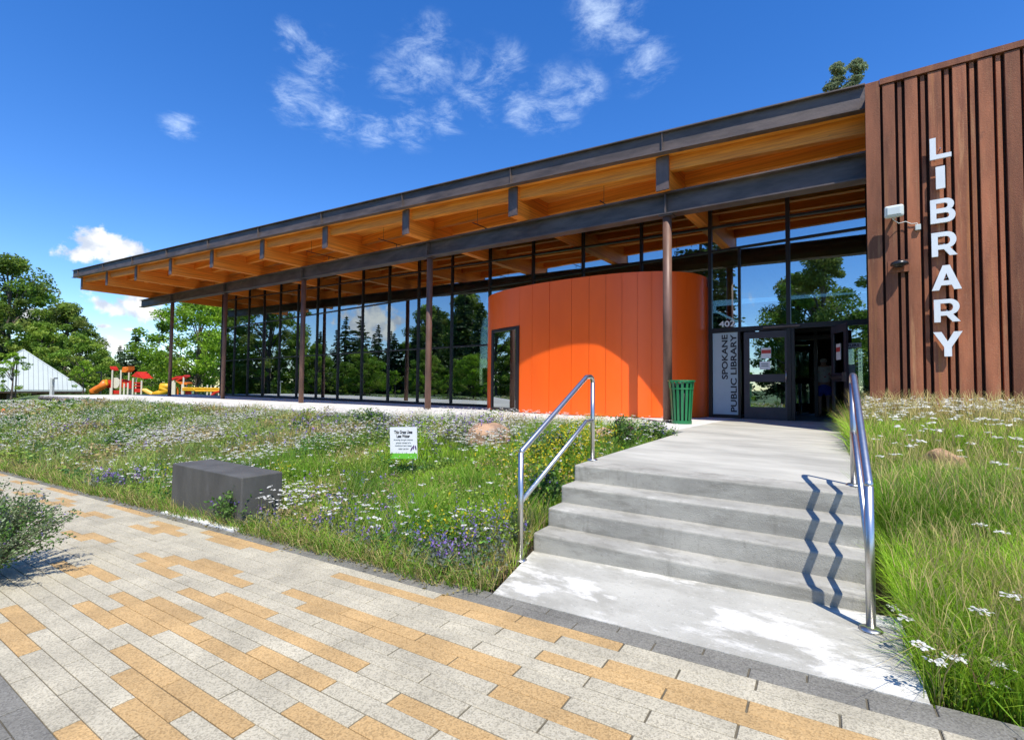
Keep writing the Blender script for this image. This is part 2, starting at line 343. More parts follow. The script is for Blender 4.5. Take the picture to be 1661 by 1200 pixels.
def colour_mesh(name, V, F, C, mat, loc=(0, 0, 0), tri=False):
    """big mesh from arrays: F is (n,3) or (n,4); C is per-vertex colour"""
    me = bpy.data.meshes.new(name); k = F.shape[1]
    me.vertices.add(len(V)); me.vertices.foreach_set('co', np.ascontiguousarray(V, dtype=np.float32).ravel())
    me.loops.add(F.size); me.loops.foreach_set('vertex_index', np.ascontiguousarray(F, dtype=np.int32).ravel())
    me.polygons.add(len(F)); me.polygons.foreach_set('loop_start', np.arange(0, F.size, k, dtype=np.int32))
    at = me.attributes.new('Col', 'FLOAT_COLOR', 'POINT'); at.data.foreach_set('color', np.c_[C, np.ones(len(C))].astype(np.float32).ravel())
    me.update(); me.validate(); me.materials.append(mat)
    o = bpy.data.objects.new(name, me); o.matrix_basis = Matrix.Translation(Vector(loc)); return o

# ------------------------------------------------------------------ ground
MS = .083                                           # the path and steps run at a slight angle to the building
def zpath(X): return .034*(np.clip(X, -16, 4)+1.8)
def yborder(X): return 2.62+MS*np.clip(X, -16, 30)+.03*np.clip(X+16, -60, 0)
def yslab(X): return 8.6+.08*X
def sstep(t): t = np.clip(t, 0, 1); return t*t*(3-2*t)
def zground(X, Y):
    X = np.asarray(X, float); Y = np.asarray(Y, float)
    zp = zpath(X); yb = yborder(X); ye = np.where(X > -2.4, 9.0+0*X, yslab(X))
    t = (Y-yb)/np.maximum(ye-yb, .5)
    e = np.where(X > -2.4, .62, .50-.13*sstep((-X-7)/4)-.30*sstep((-X-26)/12))
    z = zp+(e-zp)*(.35*np.clip(t, 0, 1)+.65*sstep(t))
    farm = sstep((-X-30)/25); z = z*(1-farm)+(-.38+.58*sstep((Y-6)/4))*(Y > yb-3)*farm-2.5*sstep((-X-68)/14)
    return z-.0
def ground_noise(X, Y): return .03*np.sin(2.1*X+1.3*Y)+.025*np.sin(3.7*Y-1.9*X+2)+.02*np.sin(5.3*X+4.1*Y)
def build_ground():
    xs = np.unique(np.r_[-600, -400, -250, -160, -110, -92, -82, -74, -68, -60, np.arange(-50, -14, 1.), np.arange(-14, 4, .3), np.arange(4, 20, 2.), 30, 60, 120, 250, 500])
    ys = np.unique(np.r_[-500, -250, -120, -70, -40, -25, np.arange(-15, 0, 1.), np.arange(0, 10, .25), np.arange(10, 30, 2.), 40, 70, 120, 250, 600])
    XX, YY = np.meshgrid(xs, ys); Z = zground(XX, YY)
    inm = sstep((YY-yborder(XX)-.05)/.4)*sstep((9-YY)/2)
    Z = Z+ground_noise(XX, YY)*inm*.8*(XX > -50) - .05 - .03*(1-inm)*((YY < 12) & (XX > -20))
    # keep soil below the stair pad and walk
    xp = XX+MS*(YY-3.3); under = (xp > -2.45) & (xp < .15) & (YY-MS*XX > 2.4) & (YY < 12)
    Z = np.where(under, np.minimum(Z, -.25), Z)
    V = np.c_[XX.ravel(), YY.ravel(), Z.ravel()]; nx = len(xs)
    F = [(j*nx+i, j*nx+i+1, (j+1)*nx+i+1, (j+1)*nx+i) for j in range(len(ys)-1) for i in range(nx-1)]
    me = bpy.data.meshes.new('ground'); me.from_pydata([tuple(v) for v in V], [], F); me.materials.append(m_dirt); me.materials.append(m_turf)
    mi = np.array([1 if (abs(V[f[0], 0]+10) > 34 or V[f[0], 1] > 16 or V[f[0], 1] < -8) else 0 for f in F], dtype=np.int32); me.polygons.foreach_set('material_index', mi); me.shade_smooth()
    o = bpy.data.objects.new('ground', me); place(o); tag(o, kind='structure')
build_ground()

# ------------------------------------------------------------------ paved path
TAN = [(-1, 0), (0, -2), (1, -3), (1, 0), (2, 0), (3, -1), (3, 0), (4, -2), (5, -2), (5, 1), (6, -4), (6, -2), (6, -1), (6, 0), (6, 2), (7, -4), (7, -2), (7, 0), (8, 2), (9, -2), (9, -1), (9, 0), (10, -9), (10, -6), (10, -3), (10, -1), (11, -10), (11, -6), (11, -4), (11, 2), (12, -3), (12, -2), (12, 0), (12, 1), (12, 2), (13, -14), (13, -3), (13, -1), (13, 0), (13, 1), (14, -12), (14, -10), (14, -8), (15, -12), (15, -10), (15, -8), (15, -6), (15, 2), (15, 3), (16, -10), (16, -5), (16, 3), (16, 4), (17, -15), (17, -6), (17, -4), (17, -1), (17, 0), (17, 1), (18, -14), (18, -12), (18, -7), (18, -3), (18, 1), (18, 2), (18, -11), (18, -8), (18, -4), (18, -18), (18, -17), (0, 2), (2, 3), (4, 4), (-1, 3)]
def build_path():
    P, LEN = .0905, .617
    x0, x1, n0, n1 = -24., 5., .742-4*P, 2.62
    base = MB(); xs = np.linspace(x0, x1, 30)
    for a, b in zip(xs[:-1], xs[1:]):
        za, zb = float(zpath(a))+.005, float(zpath(b))+.005
        base.hexa([(a, n0+MS*a, za-.1), (b, n0+MS*b, zb-.1), (b, n1+MS*b, zb-.1), (a, n1+MS*a, za-.1), (a, n0+MS*a, za), (b, n0+MS*b, zb), (b, n1+MS*b, zb), (a, n1+MS*a, za)])
    path = base.obj('path', m_sand); tag(path, kind='structure')
    tilt = math.atan(.034); rz = math.atan(MS)
    meshes = {}
    def pmesh(ln, mat):
        key = (round(ln, 3), mat.name)
        if key not in meshes:
            g = .0035; l = ln/2-g; w = P/2-.0022; h = .012; b = .003
            mb = MB(); v = [(-l, -w, -.03), (l, -w, -.03), (l, w, -.03), (-l, w, -.03), (-l, -w, h-b), (l, -w, h-b), (l, w, h-b), (-l, w, h-b), (-l+b, -w+b, h), (l-b, -w+b, h), (l-b, w-b, h), (-l+b, w-b, h)]
            mb.v = v; mb.f = [(0, 1, 5, 4), (1, 2, 6, 5), (2, 3, 7, 6), (3, 0, 4, 7), (4, 5, 9, 8), (5, 6, 10, 9), (6, 7, 11, 10), (7, 4, 8, 11), (8, 9, 10, 11)]
            m = mb.mesh('paver'); m.materials.append(mat); meshes[key] = m
        return meshes[key]
    items = []
    tan = set(TAN)
    r = random.Random(4)
    for k in range(-4, 21):
        n = .742+P*(k+.5)
        border = k < -1 or k > 18
        ln = .44 if border else LEN
        ph = (-2.92 if k % 2 == 0 else -2.61) if not border else (-2.92+.22*(k % 2))
        for c in range(-34, 9 if not border else 14):
            x = ph+(c+.5)*ln
            if x < -17 or x > 3.6: continue
            mat = m_pg if border else (m_pt if ((k, c) in tan or ((c < -19 or c > 4) and r.random() < .22)) else m_pw)
            y = n+MS*x; d = Vector((x, y, 0)).length
            # is it in view at all (in front of the lens plane)?
            q = Vector((x, y, float(zpath(x))-EYE)); dep = q.dot(_fw)
            vis = False
            if dep > .1:
                u = W0/2+FPX*q.dot(_r)/dep; w = H0/2-FPX*q.dot(_u)/dep; vis = -60 < u < W0+60 and w < H0+60
            items.append((0 if vis else 1, d, x, y, mat, ln, k))
    items.sort(key=lambda t: (t[0], t[1]))
    restv = {}
    for i, (hid, d, x, y, mat, ln, k) in enumerate(items):
        mw = Matrix.Translation((x, y, float(zpath(x))+r.uniform(-.0012, .0012))) @ Matrix.Rotation(rz, 4, 'Z') @ Matrix.Rotation(-tilt, 4, 'Y') @ Matrix.Rotation(r.uniform(-.004, .004), 4, 'X')
        if i < 300:
            o = bpy.data.objects.new('paver', pmesh(ln, mat)); o.matrix_basis = mw; place(o, path)
        else: restv.setdefault(mat.name, []).append((pmesh(ln, mat), mw))
    bm = bmesh.new(); mats = list(restv)
    for mi, nm in enumerate(mats):
        for me, mw in restv[nm]:
            vs = [bm.verts.new(mw @ v.co) for v in me.vertices]
            for p in me.polygons: f = bm.faces.new([vs[j] for j in p.vertices]); f.material_index = mi
    me = bpy.data.meshes.new('outer_pavers'); bm.to_mesh(me); bm.free()
    for nm in mats: me.materials.append(MATS[nm])
    o = bpy.data.objects.new('outer_pavers', me); place(o, path); tag(o, kind='stuff')
build_path()

# ------------------------------------------------------------------ steps, pad, walk and terrace
SLAB = .61
def sxy(xp, n):                                     # stair frame: xp across, n along (n = Y - MS*X)
    # X + MS*(Y-3.3) = xp ; Y - MS*X = n
    X = (xp-MS*(n-3.3))/(1+MS*MS); return X, n+MS*X
def build_steps():
    t = empty('entrance_steps', (*sxy(-1.17, 3.5), 0), 'four broad grey concrete steps rising to the library walk', 'steps')
    noses = [3.50, 3.755, 4.01, 4.29, 4.62]; r = SLAB/4
    for i in range(4):
        a, b = noses[i], noses[i+1]
        L0, R0, R1, L1 = sxy(-2.31, a), sxy(-.02, a), sxy(-.02, b+(.02 if i < 3 else 0)), sxy(-2.31, b+(.02 if i < 3 else 0))
        mb = MB(); z0, z1 = -.2, r*(i+1)
        mb.hexa([(*q, z0) for q in (L0, R0, R1, L1)]+[(*q, z1) for q in (L0, R0, R1, L1)])
        o = mb.obj('step', m_conc, t, bevel=.018, segs=3)
    pad = MB(); xs = np.linspace(0, 1, 9)
    for a, b in zip(xs[:-1], xs[1:]):
        def P(f, n, top):
            xl = -2.10-.21*(n-2.62)/.88; x, y = sxy(xl+f*(.09-xl), n); return (x, y, float(zpath(x))+.016 if top else -.3)
        pad.hexa([P(a, 2.622, 0), P(b, 2.622, 0), P(b, 3.505, 0), P(a, 3.505, 0), P(a, 2.622, 1), P(b, 2.622, 1), P(b, 3.505, 1), P(a, 3.505, 1)])
    o = pad.obj('stair_pad', m_pad); tag(o, kind='structure')
    # walk panels between the steps and the terrace: cast slabs with recessed joints
    wk = MB(); wk.hexa([(*sxy(-2.30, 4.63), -.2), (*sxy(-.03, 4.63), -.2), (*sxy(.15, 10.0), -.2), (*sxy(-2.30, 8.9), -.2), (*sxy(-2.30, 4.63), .58), (*sxy(-.03, 4.63), .58), (*sxy(.15, 10.0), .58), (*sxy(-2.30, 8.9), .58)])
    w = wk.obj('entrance_walk', m_conc); tag(w, kind='structure')
    ns = [4.632, 6.06, 7.5, 8.75]
    for a, b in zip(ns[:-1], ns[1:]):
        mb = MB(); c = [sxy(-2.31, a), sxy(0, a), sxy(0, b-.012), sxy(-2.31, b-.012)]
        mb.hexa([(*q, .55) for q in c]+[(*q, SLAB) for q in c]); mb.obj('walk_slab', m_walk, w, bevel=.008)
    # terrace
    tr = MB(); xs = [-39.5, -36, -30, -20, -12, -6, -2.95]
    for a, b in zip(xs[:-1], xs[1:]):
        tr.hexa([(a, yslab(a), .40), (b, yslab(b), .40), (b, 13.45, .40), (a, 13.45, .40), (a, yslab(a), SLAB), (b, yslab(b), SLAB), (b, 13.45, SLAB), (a, 13.45, SLAB)])
    o = tr.obj('terrace', m_slab); tag(o, kind='structure')
    tr = MB(); c0 = sxy(-2.31, 8.752); c1 = sxy(.0, 8.752)
    e = MB(); e.hexa([(-2.94, c0[1], .4), (-.05, c1[1], .4), (-.05, 13.45, .4), (-2.94, 13.45, .4), (-2.94, c0[1], SLAB), (-.05, c1[1], SLAB), (-.05, 13.45, SLAB), (-2.94, 13.45, SLAB)])
    o = e.obj('entrance_landing', m_walk); tag(o, kind='structure')
    # rough stone edge under the terrace
    r_ = random.Random(3); bm = bmesh.new()
    for i in range(560):
        x = -39.4+36.6*(i+r_.random())/560; s = r_.uniform(.07, .14)
        g = bmesh.ops.create_icosphere(bm, subdivisions=1, radius=1)['verts']
        for v in g: v.co = Vector((v.co.x*s*1.3*r_.uniform(.8, 1.2)+x, v.co.y*s*r_.uniform(.8, 1.2)+yslab(x)-.02, v.co.z*s*.75*r_.uniform(.8, 1.2)+.47+r_.uniform(-.05, .03)))
    me = bpy.data.meshes.new('rubble_edge'); bm.to_mesh(me); bm.free(); me.materials.append(m_rub)
    o = bpy.data.objects.new('rubble_edge', me); place(o); tag(o, 'dark rubble stones packed along the terrace edge', 'stones', kind='stuff')
build_steps()

# ------------------------------------------------------------------ library building
XC = [-34.885+7.78378*i for i in range(5)]
YC, YG = 10.5577, 13.389
RX = [XC[0]+(i-1)*7.78378/2 for i in range(11)]     # rafter lines
GS = -.0385
def zgb(X): return 6.45+GS*(X+34.885)               # girder underside
def zrb(X): return zgb(X)+.50                       # rafter underside
RH = .755
def ytail(X): return 10.3+.0948*(X+3.75)
def zdk(X): return zrb(X)+RH
RXE = -.13                                          # right end of roof steel, at the corten block
LIB = empty('library_building', (-17, 13.4, SLAB), 'long low library with timber roof, glass front, orange drum and rust steel wall', 'building')
def ibeam(mb, p0, p1, h, fw, tf, tw, side=(0, 1, 0)):
    """sloping wide-flange beam; p is the underside centre line"""
    s = Vector(side).normalized()
    for lo, hi, hw in ((0, tf, fw/2), (tf, h-tf, tw/2), (h-tf, h, fw/2)):
        P = []
        for z in (lo, hi):
            for p, sg in ((p0, -1), (p1, -1), (p1, 1), (p0, 1)):
                q = Vector(p)+s*sg*hw+Vector((0, 0, z)); P.append(q)
        mb.hexa(P)
def build_structure():
    # roof deck
    xs = [-39.62, RXE-.01]
    def yf(X): return ytail(X)-.2
    d = MB(); a, b = xs
    d.hexa([(a, yf(a)+.06, zdk(a)), (b, yf(b)+.06, zdk(b)), (b, 30, zdk(b)), (a, 30, zdk(a)), (a, yf(a)+.06, zdk(a)+.14), (b, yf(b)+.06, zdk(b)+.14), (b, 30, zdk(b)+.14), (a, 30, zdk(a)+.14)])
    d.obj('roof_deck', m_deckw, LIB)
    f = MB(); ibeam(f, (a, yf(a), zdk(a)-.02), (b, yf(b), zdk(b)-.02), .46, .17, .025, .02, (-.0948, 1, 0)); fas = f.obj('eave_beam', m_steel, LIB)
    for X in RX[0:]:
        X += .07
        if X > RXE-.2: continue
        m = MB(); m.box(X-.008, X+.008, yf(X)-.07, yf(X)-.01, zdk(X)+.005, zdk(X)+.415); m.obj('stiffener', m_steel, fas)
    e = MB(); ibeam(e, (a+.02, yf(a)+.1, zdk(a)+.142), (a+.02, 30, zdk(a)+.142), .30, .12, .02, .02, (1, 0, 0)); e.obj('gable_beam', m_steel, LIB)
    # girder
    g = MB(); ibeam(g, (-41.0, YC, zgb(-41)), (RXE, YC, zgb(RXE)), .495, .30, .03, .025); gir = g.obj('girder', m_steel, LIB)
    for X in XC:
        m = MB(); m.box(X-.012, X+.012, YC-.148, YC-.014, zgb(X)+.032, zgb(X)+.46); m.obj('stiffener', m_steel, gir)
        c = MB(); c.tube([(X, YC, SLAB), (X, YC, zgb(X)-.03)], .098, 20); o = c.obj('column', m_col, LIB, smooth=True)
        o.data.polygons[-1].use_smooth = False; o.data.polygons[-2].use_smooth = False
        pl = MB(); pl.rbox((X, YC, zgb(X)-.03), .30, .26, .028); pl.obj('cap_plate', m_steel, o)
    # rafters
    for X in RX:
        if X > RXE-.3: continue
        w = .13; y0, y1 = ytail(X), 27.0
        m = MB(); m.hexa([(X-w, y0, zrb(X)), (X+w, y0, zrb(X)), (X+w, y1, zrb(X)), (X-w, y1, zrb(X)), (X-w, y0, zdk(X)), (X+w, y0, zdk(X)), (X+w, y1, zdk(X)), (X-w, y1, zdk(X))])
        for i, v in enumerate(m.v): m.v[i] = (v[0], v[1], v[2]-(.004 if i > 3 else 0))
        r = m.obj('rafter', m_raf, LIB)
        c = MB(); c.box(X-w-.012, X+w+.012, y0-.05, y0-.002, zrb(X)-.012, zdk(X)-.02); c.obj('end_cap', m_cap, r)
        h = MB(); h.box(X-.05, X+.05, YC-.05, YC+.05, zrb(X)-.004, zrb(X)-.0005)
    # joists between rafters
    for i in range(len(RX)):
        xa = RX[i]+.132; xb = (RX[i+1]-.132) if i+1 < len(RX) else RXE-.02
        if xb > RXE: xb = RXE-.02
        if xb-xa < .5: continue
        def joist(ya, yb, h, w=.075):
            za, zb = zdk(xa)-.003, zdk(xb)-.003
            m = MB(); m.hexa([(xa, ya-w, za-h), (xb, yb-w, zb-h), (xb, yb+w, zb-h), (xa, ya+w, za-h), (xa, ya-w, za), (xb, yb-w, zb), (xb, yb+w, zb), (xa, ya+w, za)]); m.obj('joist', m_pur, LIB)
        joist(ytail(xa)+.14, ytail(xb)+.14, .31)
        for j in range(18):
            y = 7.55+.78*j
            if y < ytail(xb)+.55 or y > 20: continue
            joist(y, y, .31)
    # overhanging joist stubs left of the first rafter
    for j in range(9):
        y = 7.55+.78*j; xa, xb = -39.5, RX[0]-.132
        m = MB(); m.box(xa, xb, y-.075, y+.075, zdk(xb)-.30, zdk(xb)-.003); m.obj('joist', m_pur, LIB)
    # lamp track rods hung between the rafters
    for i in (5, 6, 7, 8):
        X = RX[i]+2.25; y0, y1 = ytail(X)+.35, YC+.3
        m = MB(); m.tube([(X, y0, zrb(X)+.14), (X, y1, zrb(X)+.14)], .014, 6).tube([(X, (y0+y1)/2+.2, zrb(X)+.14), (X, (y0+y1)/2+.2, zrb(X)+.02)], .012, 6); m.tube([(X, y0+.2, zrb(X)+.14), (X, y0+.2, zdk(X)-.01)], .006, 5); m.obj('conduit', m_black, LIB)
build_structure()

def drum_pt(t, off=0.):
    a, b = 3.60+off, 2.07+off; c, q = math.cos(t), math.sin(t); e = 2/2.4           # t from 0 (right) to pi (left)
    return -7.26+a*math.copysign(abs(c)**e, c), YG-b*abs(q)**e
DRUM_TOP = 4.36
def build_glass():
    sill = MB(); sill.box(-34.76, -10.9, YG-.06, YG+.06, SLAB, SLAB+.10).box(-34.76, -34.64, YG+.06, 26, SLAB, SLAB+.10)
    cw = sill.obj('curtain_wall', m_mull, LIB)
    zt1, zt2 = 2.908, 5.047
    mx = [-34.71+1.946*i for i in range(13)]
    def member(x, z0, z1, w=.06, d=.14, nm='mullion', y=YG): m = MB(); m.box(x-w/2, x+w/2, y-d/2, y+d/2, z0, z1); m.obj(nm, m_mull, cw)
    def bar(x0, x1, z0, z1, h=.055, d=.12, nm='transom', y=YG):
        m = MB(); m.hexa([(x0, y-d/2, z0-h/2), (x1, y-d/2, z1-h/2), (x1, y+d/2, z1-h/2), (x0, y+d/2, z0-h/2), (x0, y-d/2, z0+h/2), (x1, y-d/2, z1+h/2), (x1, y+d/2, z1+h/2), (x0, y+d/2, z0+h/2)]); m.obj(nm, m_mull, cw)
    def pane(x0, x1, z00, z01, z10, z11, y=YG, par=None):
        m = MB(); m.hexa([(x0, y-.012, z00), (x1, y-.012, z01), (x1, y+.012, z01), (x0, y+.012, z00), (x0, y-.012, z10), (x1, y-.012, z11), (x1, y+.012, z11), (x0, y+.012, z10)]); m.obj('pane', m_glass, par or cw)
    full = mx+[mx[-1]+1.946*k for k in (1, 2, 3)]+[-3.58]
    full = [x for x in full if x < -3.7]+[-3.58, -1.75, -.16]
    for x in full:
        lo = SLAB+.1 if (x < -10.9 or x > -3.7) else DRUM_TOP-.3
        if x > -3.7: lo = SLAB
        member(x, lo, zdk(x)-.01, .07 if x < -3.7 else .09)
    for a, b in zip(full[:-1], full[1:]):
        over = a >= -11.5 and b < -3.5
        x0, x1 = a+.03, b-.03
        za, zb = zrb(a)-.04, zrb(b)-.04
        bar(x0, x1, zt2, zt2); bar(x0, x1, za, zb)
        if not over:
            bar(x0, x1, zt1, zt1, .055 if a < -3.7 else .12)
            if a < -3.7: pane(x0, x1, SLAB+.1, SLAB+.1, zt1-.028, zt1-.028)
            pane(x0, x1, zt1+.03 if a < -3.7 else zt1+.062, zt1+.03 if a < -3.7 else zt1+.062, zt2-.03, zt2-.03)
        else: pane(x0, x1, DRUM_TOP-.25, DRUM_TOP-.25, zt2-.03, zt2-.03)
        pane(x0, x1, zt2+.03, zt2+.03, za-.03, zb-.03)
        pane(x0, x1, za+.03, zb+.03, zdk(a)-.02, zdk(b)-.02)
    # end wall glass at the far left corner
    for k in range(6):
        y0 = YG+.08+k*2.08; m = MB(); m.box(-34.722, -34.698, y0, y0+2.02, SLAB+.1, zrb(-34.7)); m.obj('pane', m_glass, cw)
        m = MB(); m.box(-34.77, -34.65, y0+2.02, y0+2.08, SLAB+.1, zrb(-34.7)); m.obj('mullion', m_mull, cw)
    # ---- entrance
    y = YG
    def fbar(x0, x1, z0, z1, d=.13, nm='door_frame', yy=y): m = MB(); m.box(x0, x1, yy-d/2, yy+d/2, z0, z1); return m.obj(nm, m_mull, LIB)
    sx = -2.87
    fbar(sx-.03, sx+.03, SLAB, zt1-.062); m = MB(); m.box(sx-.02, sx+.04, y-.05, y+.05, zt1+.062, zt2-.03); m.obj('mullion', m_mull, cw)
    fbar(-3.53, sx-.03, SLAB, SLAB+.09); fbar(-1.70, -1.63, SLAB+.0, zt1-.062, .1); fbar(-.86, -.80, SLAB, zt1-.062)
    m = MB(); m.box(-3.525, sx-.04, y-.03, y+.02, SLAB+.092, zt1-.066); pn = m.obj('name_panel', m_panelg, LIB); pn['label'] = 'frosted grey panel with the library name reading upwards'
    text_mesh('SPOKANE', m_ink, -3.30, -3.15, 1.62, 2.79, y-.031, 'lettering', pn, .004, .028, True)
    text_mesh('PUBLIC LIBRARY', m_ink, -3.085, -2.935, .77, 2.79, y-.031, 'lettering', pn, .004, .028, True)
    text_mesh('402', m_white2, -3.36, -2.96, 2.995, 3.15, y-.052, 'street_number', LIB, .01, .02)
    # closed leaf
    def leaf(M_, width, nm, extra):
        def bx(x0, x1, z0, z1, mat, name, par, d=.045, y0=0.): 
            mm = MB(); mm.box(x0, x1, y0-d/2, y0+d/2, z0, z1)
            mm.v = [tuple(M_ @ Vector(v)) for v in mm.v]; return mm.obj(name, mat, par)
        H = 2.20
        st = MB()
        for q in ((0, .13, 0, H), (width-.13, width, 0, H), (.13, width-.13, 0, .30), (.13, width-.13, .93, 1.12), (.13, width-.13, H-.17, H)): st.box(q[0], q[1], -.0225, .0225, q[2], q[3])
        st.v = [tuple(M_ @ Vector(v)) for v in st.v]; lf = st.obj(nm, m_door, LIB)
        bx(.13, width-.13, .30, .93, m_glass, 'pane', lf, .012); bx(.13, width-.13, 1.12, H-.17, m_glass, 'pane', lf, .012)
        return lf, bx
    M1 = Matrix.Translation((-2.76, y-.02, SLAB+.012)); lf, bx = leaf(M1, 1.05, 'entrance_door', 0)
    lf['label'] = 'closed left door leaf with two notices on its glass'
    hd = MB(); hx = .955; hd.tube([M1 @ Vector(q) for q in ((hx, -.02, .92), (hx, -.09, .92), (hx, -.09, 1.20), (hx, -.02, 1.20))], .014, 8); hd.obj('pull_handle', m_inox, lf, smooth=True)
    bx(.40, .62, 1.52, 1.78, m_signw, 'notice', lf, .004, -.012); bx(.405, .615, 1.64, 1.73, m_red, 'notice_band', lf, .004, -.0165)
    bx(.36, .60, 1.24, 1.44, m_signw, 'notice', lf, .004, -.012)
    for zz in (1.37, 1.32): bx(.40, .56, zz, zz+.02, m_ink2, 'notice_print', lf, .003, -.0165)
    # open leaf, swung out past square
    M2 = Matrix.Translation((-.87, y-.05, SLAB+.012)) @ Matrix.Rotation(math.radians(-68), 4, 'Z'); lf2, bx2 = leaf(M2, .86, 'entrance_door', 0)
    lf2['label'] = 'open right door leaf swung outwards'
    bx2(.06, .80, 1.00, 1.06, m_inox, 'push_bar', lf2, .04, -.055); bx2(.76, .83, .93, 1.13, m_inox, 'lock_case', lf2, .05, -.05); bx2(.28, .52, 1.42, 1.78, m_signw, 'notice', lf2, .004, -.012); bx2(.29, .51, 1.60, 1.70, m_red, 'notice_band', lf2, .004, -.0165)
    pane(-.80, -.2, SLAB+.09, SLAB+.09, zt1-.064, zt1-.064, y, None); fbar(-.80, -.2, SLAB, SLAB+.09)
    hp = MB(); hp.box(-.72, -.32, y-.022, y-.014, 2.33, 2.44); h_ = hp.obj('hours_panel', m_white2, LIB)
    text_mesh('HOURS', m_ink, -.69, -.36, 2.36, 2.415, y-.022, 'lettering', h_, .003, .02)
    for k, d_ in enumerate(['MON  9-6', 'TUE  9-6', 'WED  9-6', 'THU  9-6', 'FRI  9-6', 'SAT  9-6']):
        if k == 0: text_mesh('MON', m_white2, -.72, -.60, 2.22, 2.27, y-.014, 'lettering', LIB, .003, .02)
        text_mesh('9-6', m_white2, -.42, -.33, 2.22-.085*k, 2.265-.085*k, y-.014, 'lettering', LIB, .003, .02)
    m = MB(); m.box(-.60, -.44, y-.02, y-.014, 1.55, 1.95); m.obj('notice', m_panelg, LIB)
    # closer bar over the doors
    m = MB(); m.box(-2.3, -1.5, y-.12, y-.066, zt1-.02, zt1+.02); m.obj('closer_bar', m_cap, LIB)
build_glass()

def build_drum():
    # rings of bent metal panels, each a piece of its own
    ts = np.linspace(.02, math.pi-.02, 25)
    core = MB(); K = 96
    def txx(x): c = (x+7.26)/3.60; return math.acos(math.copysign(abs(c)**1.2, c))
    for i in range(K):
        a, b = math.pi*i/K, math.pi*(i+1)/K
        if txx(-8.50) < (a+b)/2 < txx(-9.92): continue
        p, q = drum_pt(a, -.026), drum_pt(b, -.026); p2, q2 = drum_pt(a, -.14), drum_pt(b, -.14)
        core.hexa([(*q, SLAB), (*p, SLAB), (*p2, SLAB), (*q2, SLAB), (*q, DRUM_TOP-.02), (*p, DRUM_TOP-.02), (*p2, DRUM_TOP-.02), (*q2, DRUM_TOP-.02)])
    core.box(-10.8, -3.6, YG, YG+.1, SLAB, DRUM_TOP-.02)
    dr = core.obj('orange_drum_wall', m_seam, LIB); dr['label'] = 'curved bright orange metal wall bulging through the glass'
    cp = MB(); top = [(*drum_pt(math.pi*i/K, -.03), DRUM_TOP-.03) for i in range(K+1)]; cp.prism(top, (0, 0, .02)); cp.obj('drum_roof', m_seam, dr)
    # window opening between angles
    wx0, wx1 = -9.92, -8.50
    def tx(x): c = (x+7.26)/3.60; return math.acos(math.copysign(abs(c)**1.2, c))
    tw1, tw0 = tx(wx0), tx(wx1)                       # tw0 < tw1
    edges = sorted(set([.015]+[t for t in np.linspace(.015, tw0, 15)]+[tw0, tw1]+[t for t in np.linspace(tw1, math.pi-.015, 4)]))
    g = .0012
    for a, b in zip(edges[:-1], edges[1:]):
        if b-a < .02: continue
        win = abs(a-tw0) < 1e-6
        z0, z1 = (3.20 if win else SLAB+.02), DRUM_TOP
        m = MB(); n = 6; tt = np.linspace(a+g, b-g, n+1)
        for i in range(n):
            p, q, p2, q2 = drum_pt(tt[i]), drum_pt(tt[i+1]), drum_pt(tt[i], -.025), drum_pt(tt[i+1], -.025)
            m.hexa([(*q, z0), (*p, z0), (*p2, z0), (*q2, z0), (*q, z1), (*p, z1), (*p2, z1), (*q2, z1)])
        m.obj('wall_panel', m_orange, dr)
    # the window: frame and pane on a chord just outside the core
    P, Q = Vector((*drum_pt(tw1, .0), 0)), Vector((*drum_pt(tw0, .0), 0)); d = (Q-P).normalized(); nrm = Vector((d.y, -d.x, 0)); ln = (Q-P).length
    def fb(a, b, z0, z1, o0, o1, nm, mat, par):
        m = MB(); c = [P+d*a+nrm*o1, P+d*b+nrm*o1, P+d*b+nrm*o0, P+d*a+nrm*o0]
        m.hexa([(v.x, v.y, z0) for v in c]+[(v.x, v.y, z1) for v in c]); return m.obj(nm, mat, par)
    z0, z1 = SLAB+.06, 3.19
    wf = fb(0.0, .09, z0, z1, -.06, .035, 'window_frame', m_mull, dr); fb(ln-.14, ln, z0, z1, -.06, .035, 'window_frame', m_mull, dr); fb(.09, ln-.14, z1-.09, z1, -.06, .035, 'window_frame', m_mull, dr); fb(.09, ln-.14, z0-.05, z0+.05, -.06, .035, 'window_frame', m_mull, dr)
    fb(.09, ln-.14, z0+.05, z1-.09, -.01, .004, 'pane', m_glass, dr)
build_drum()

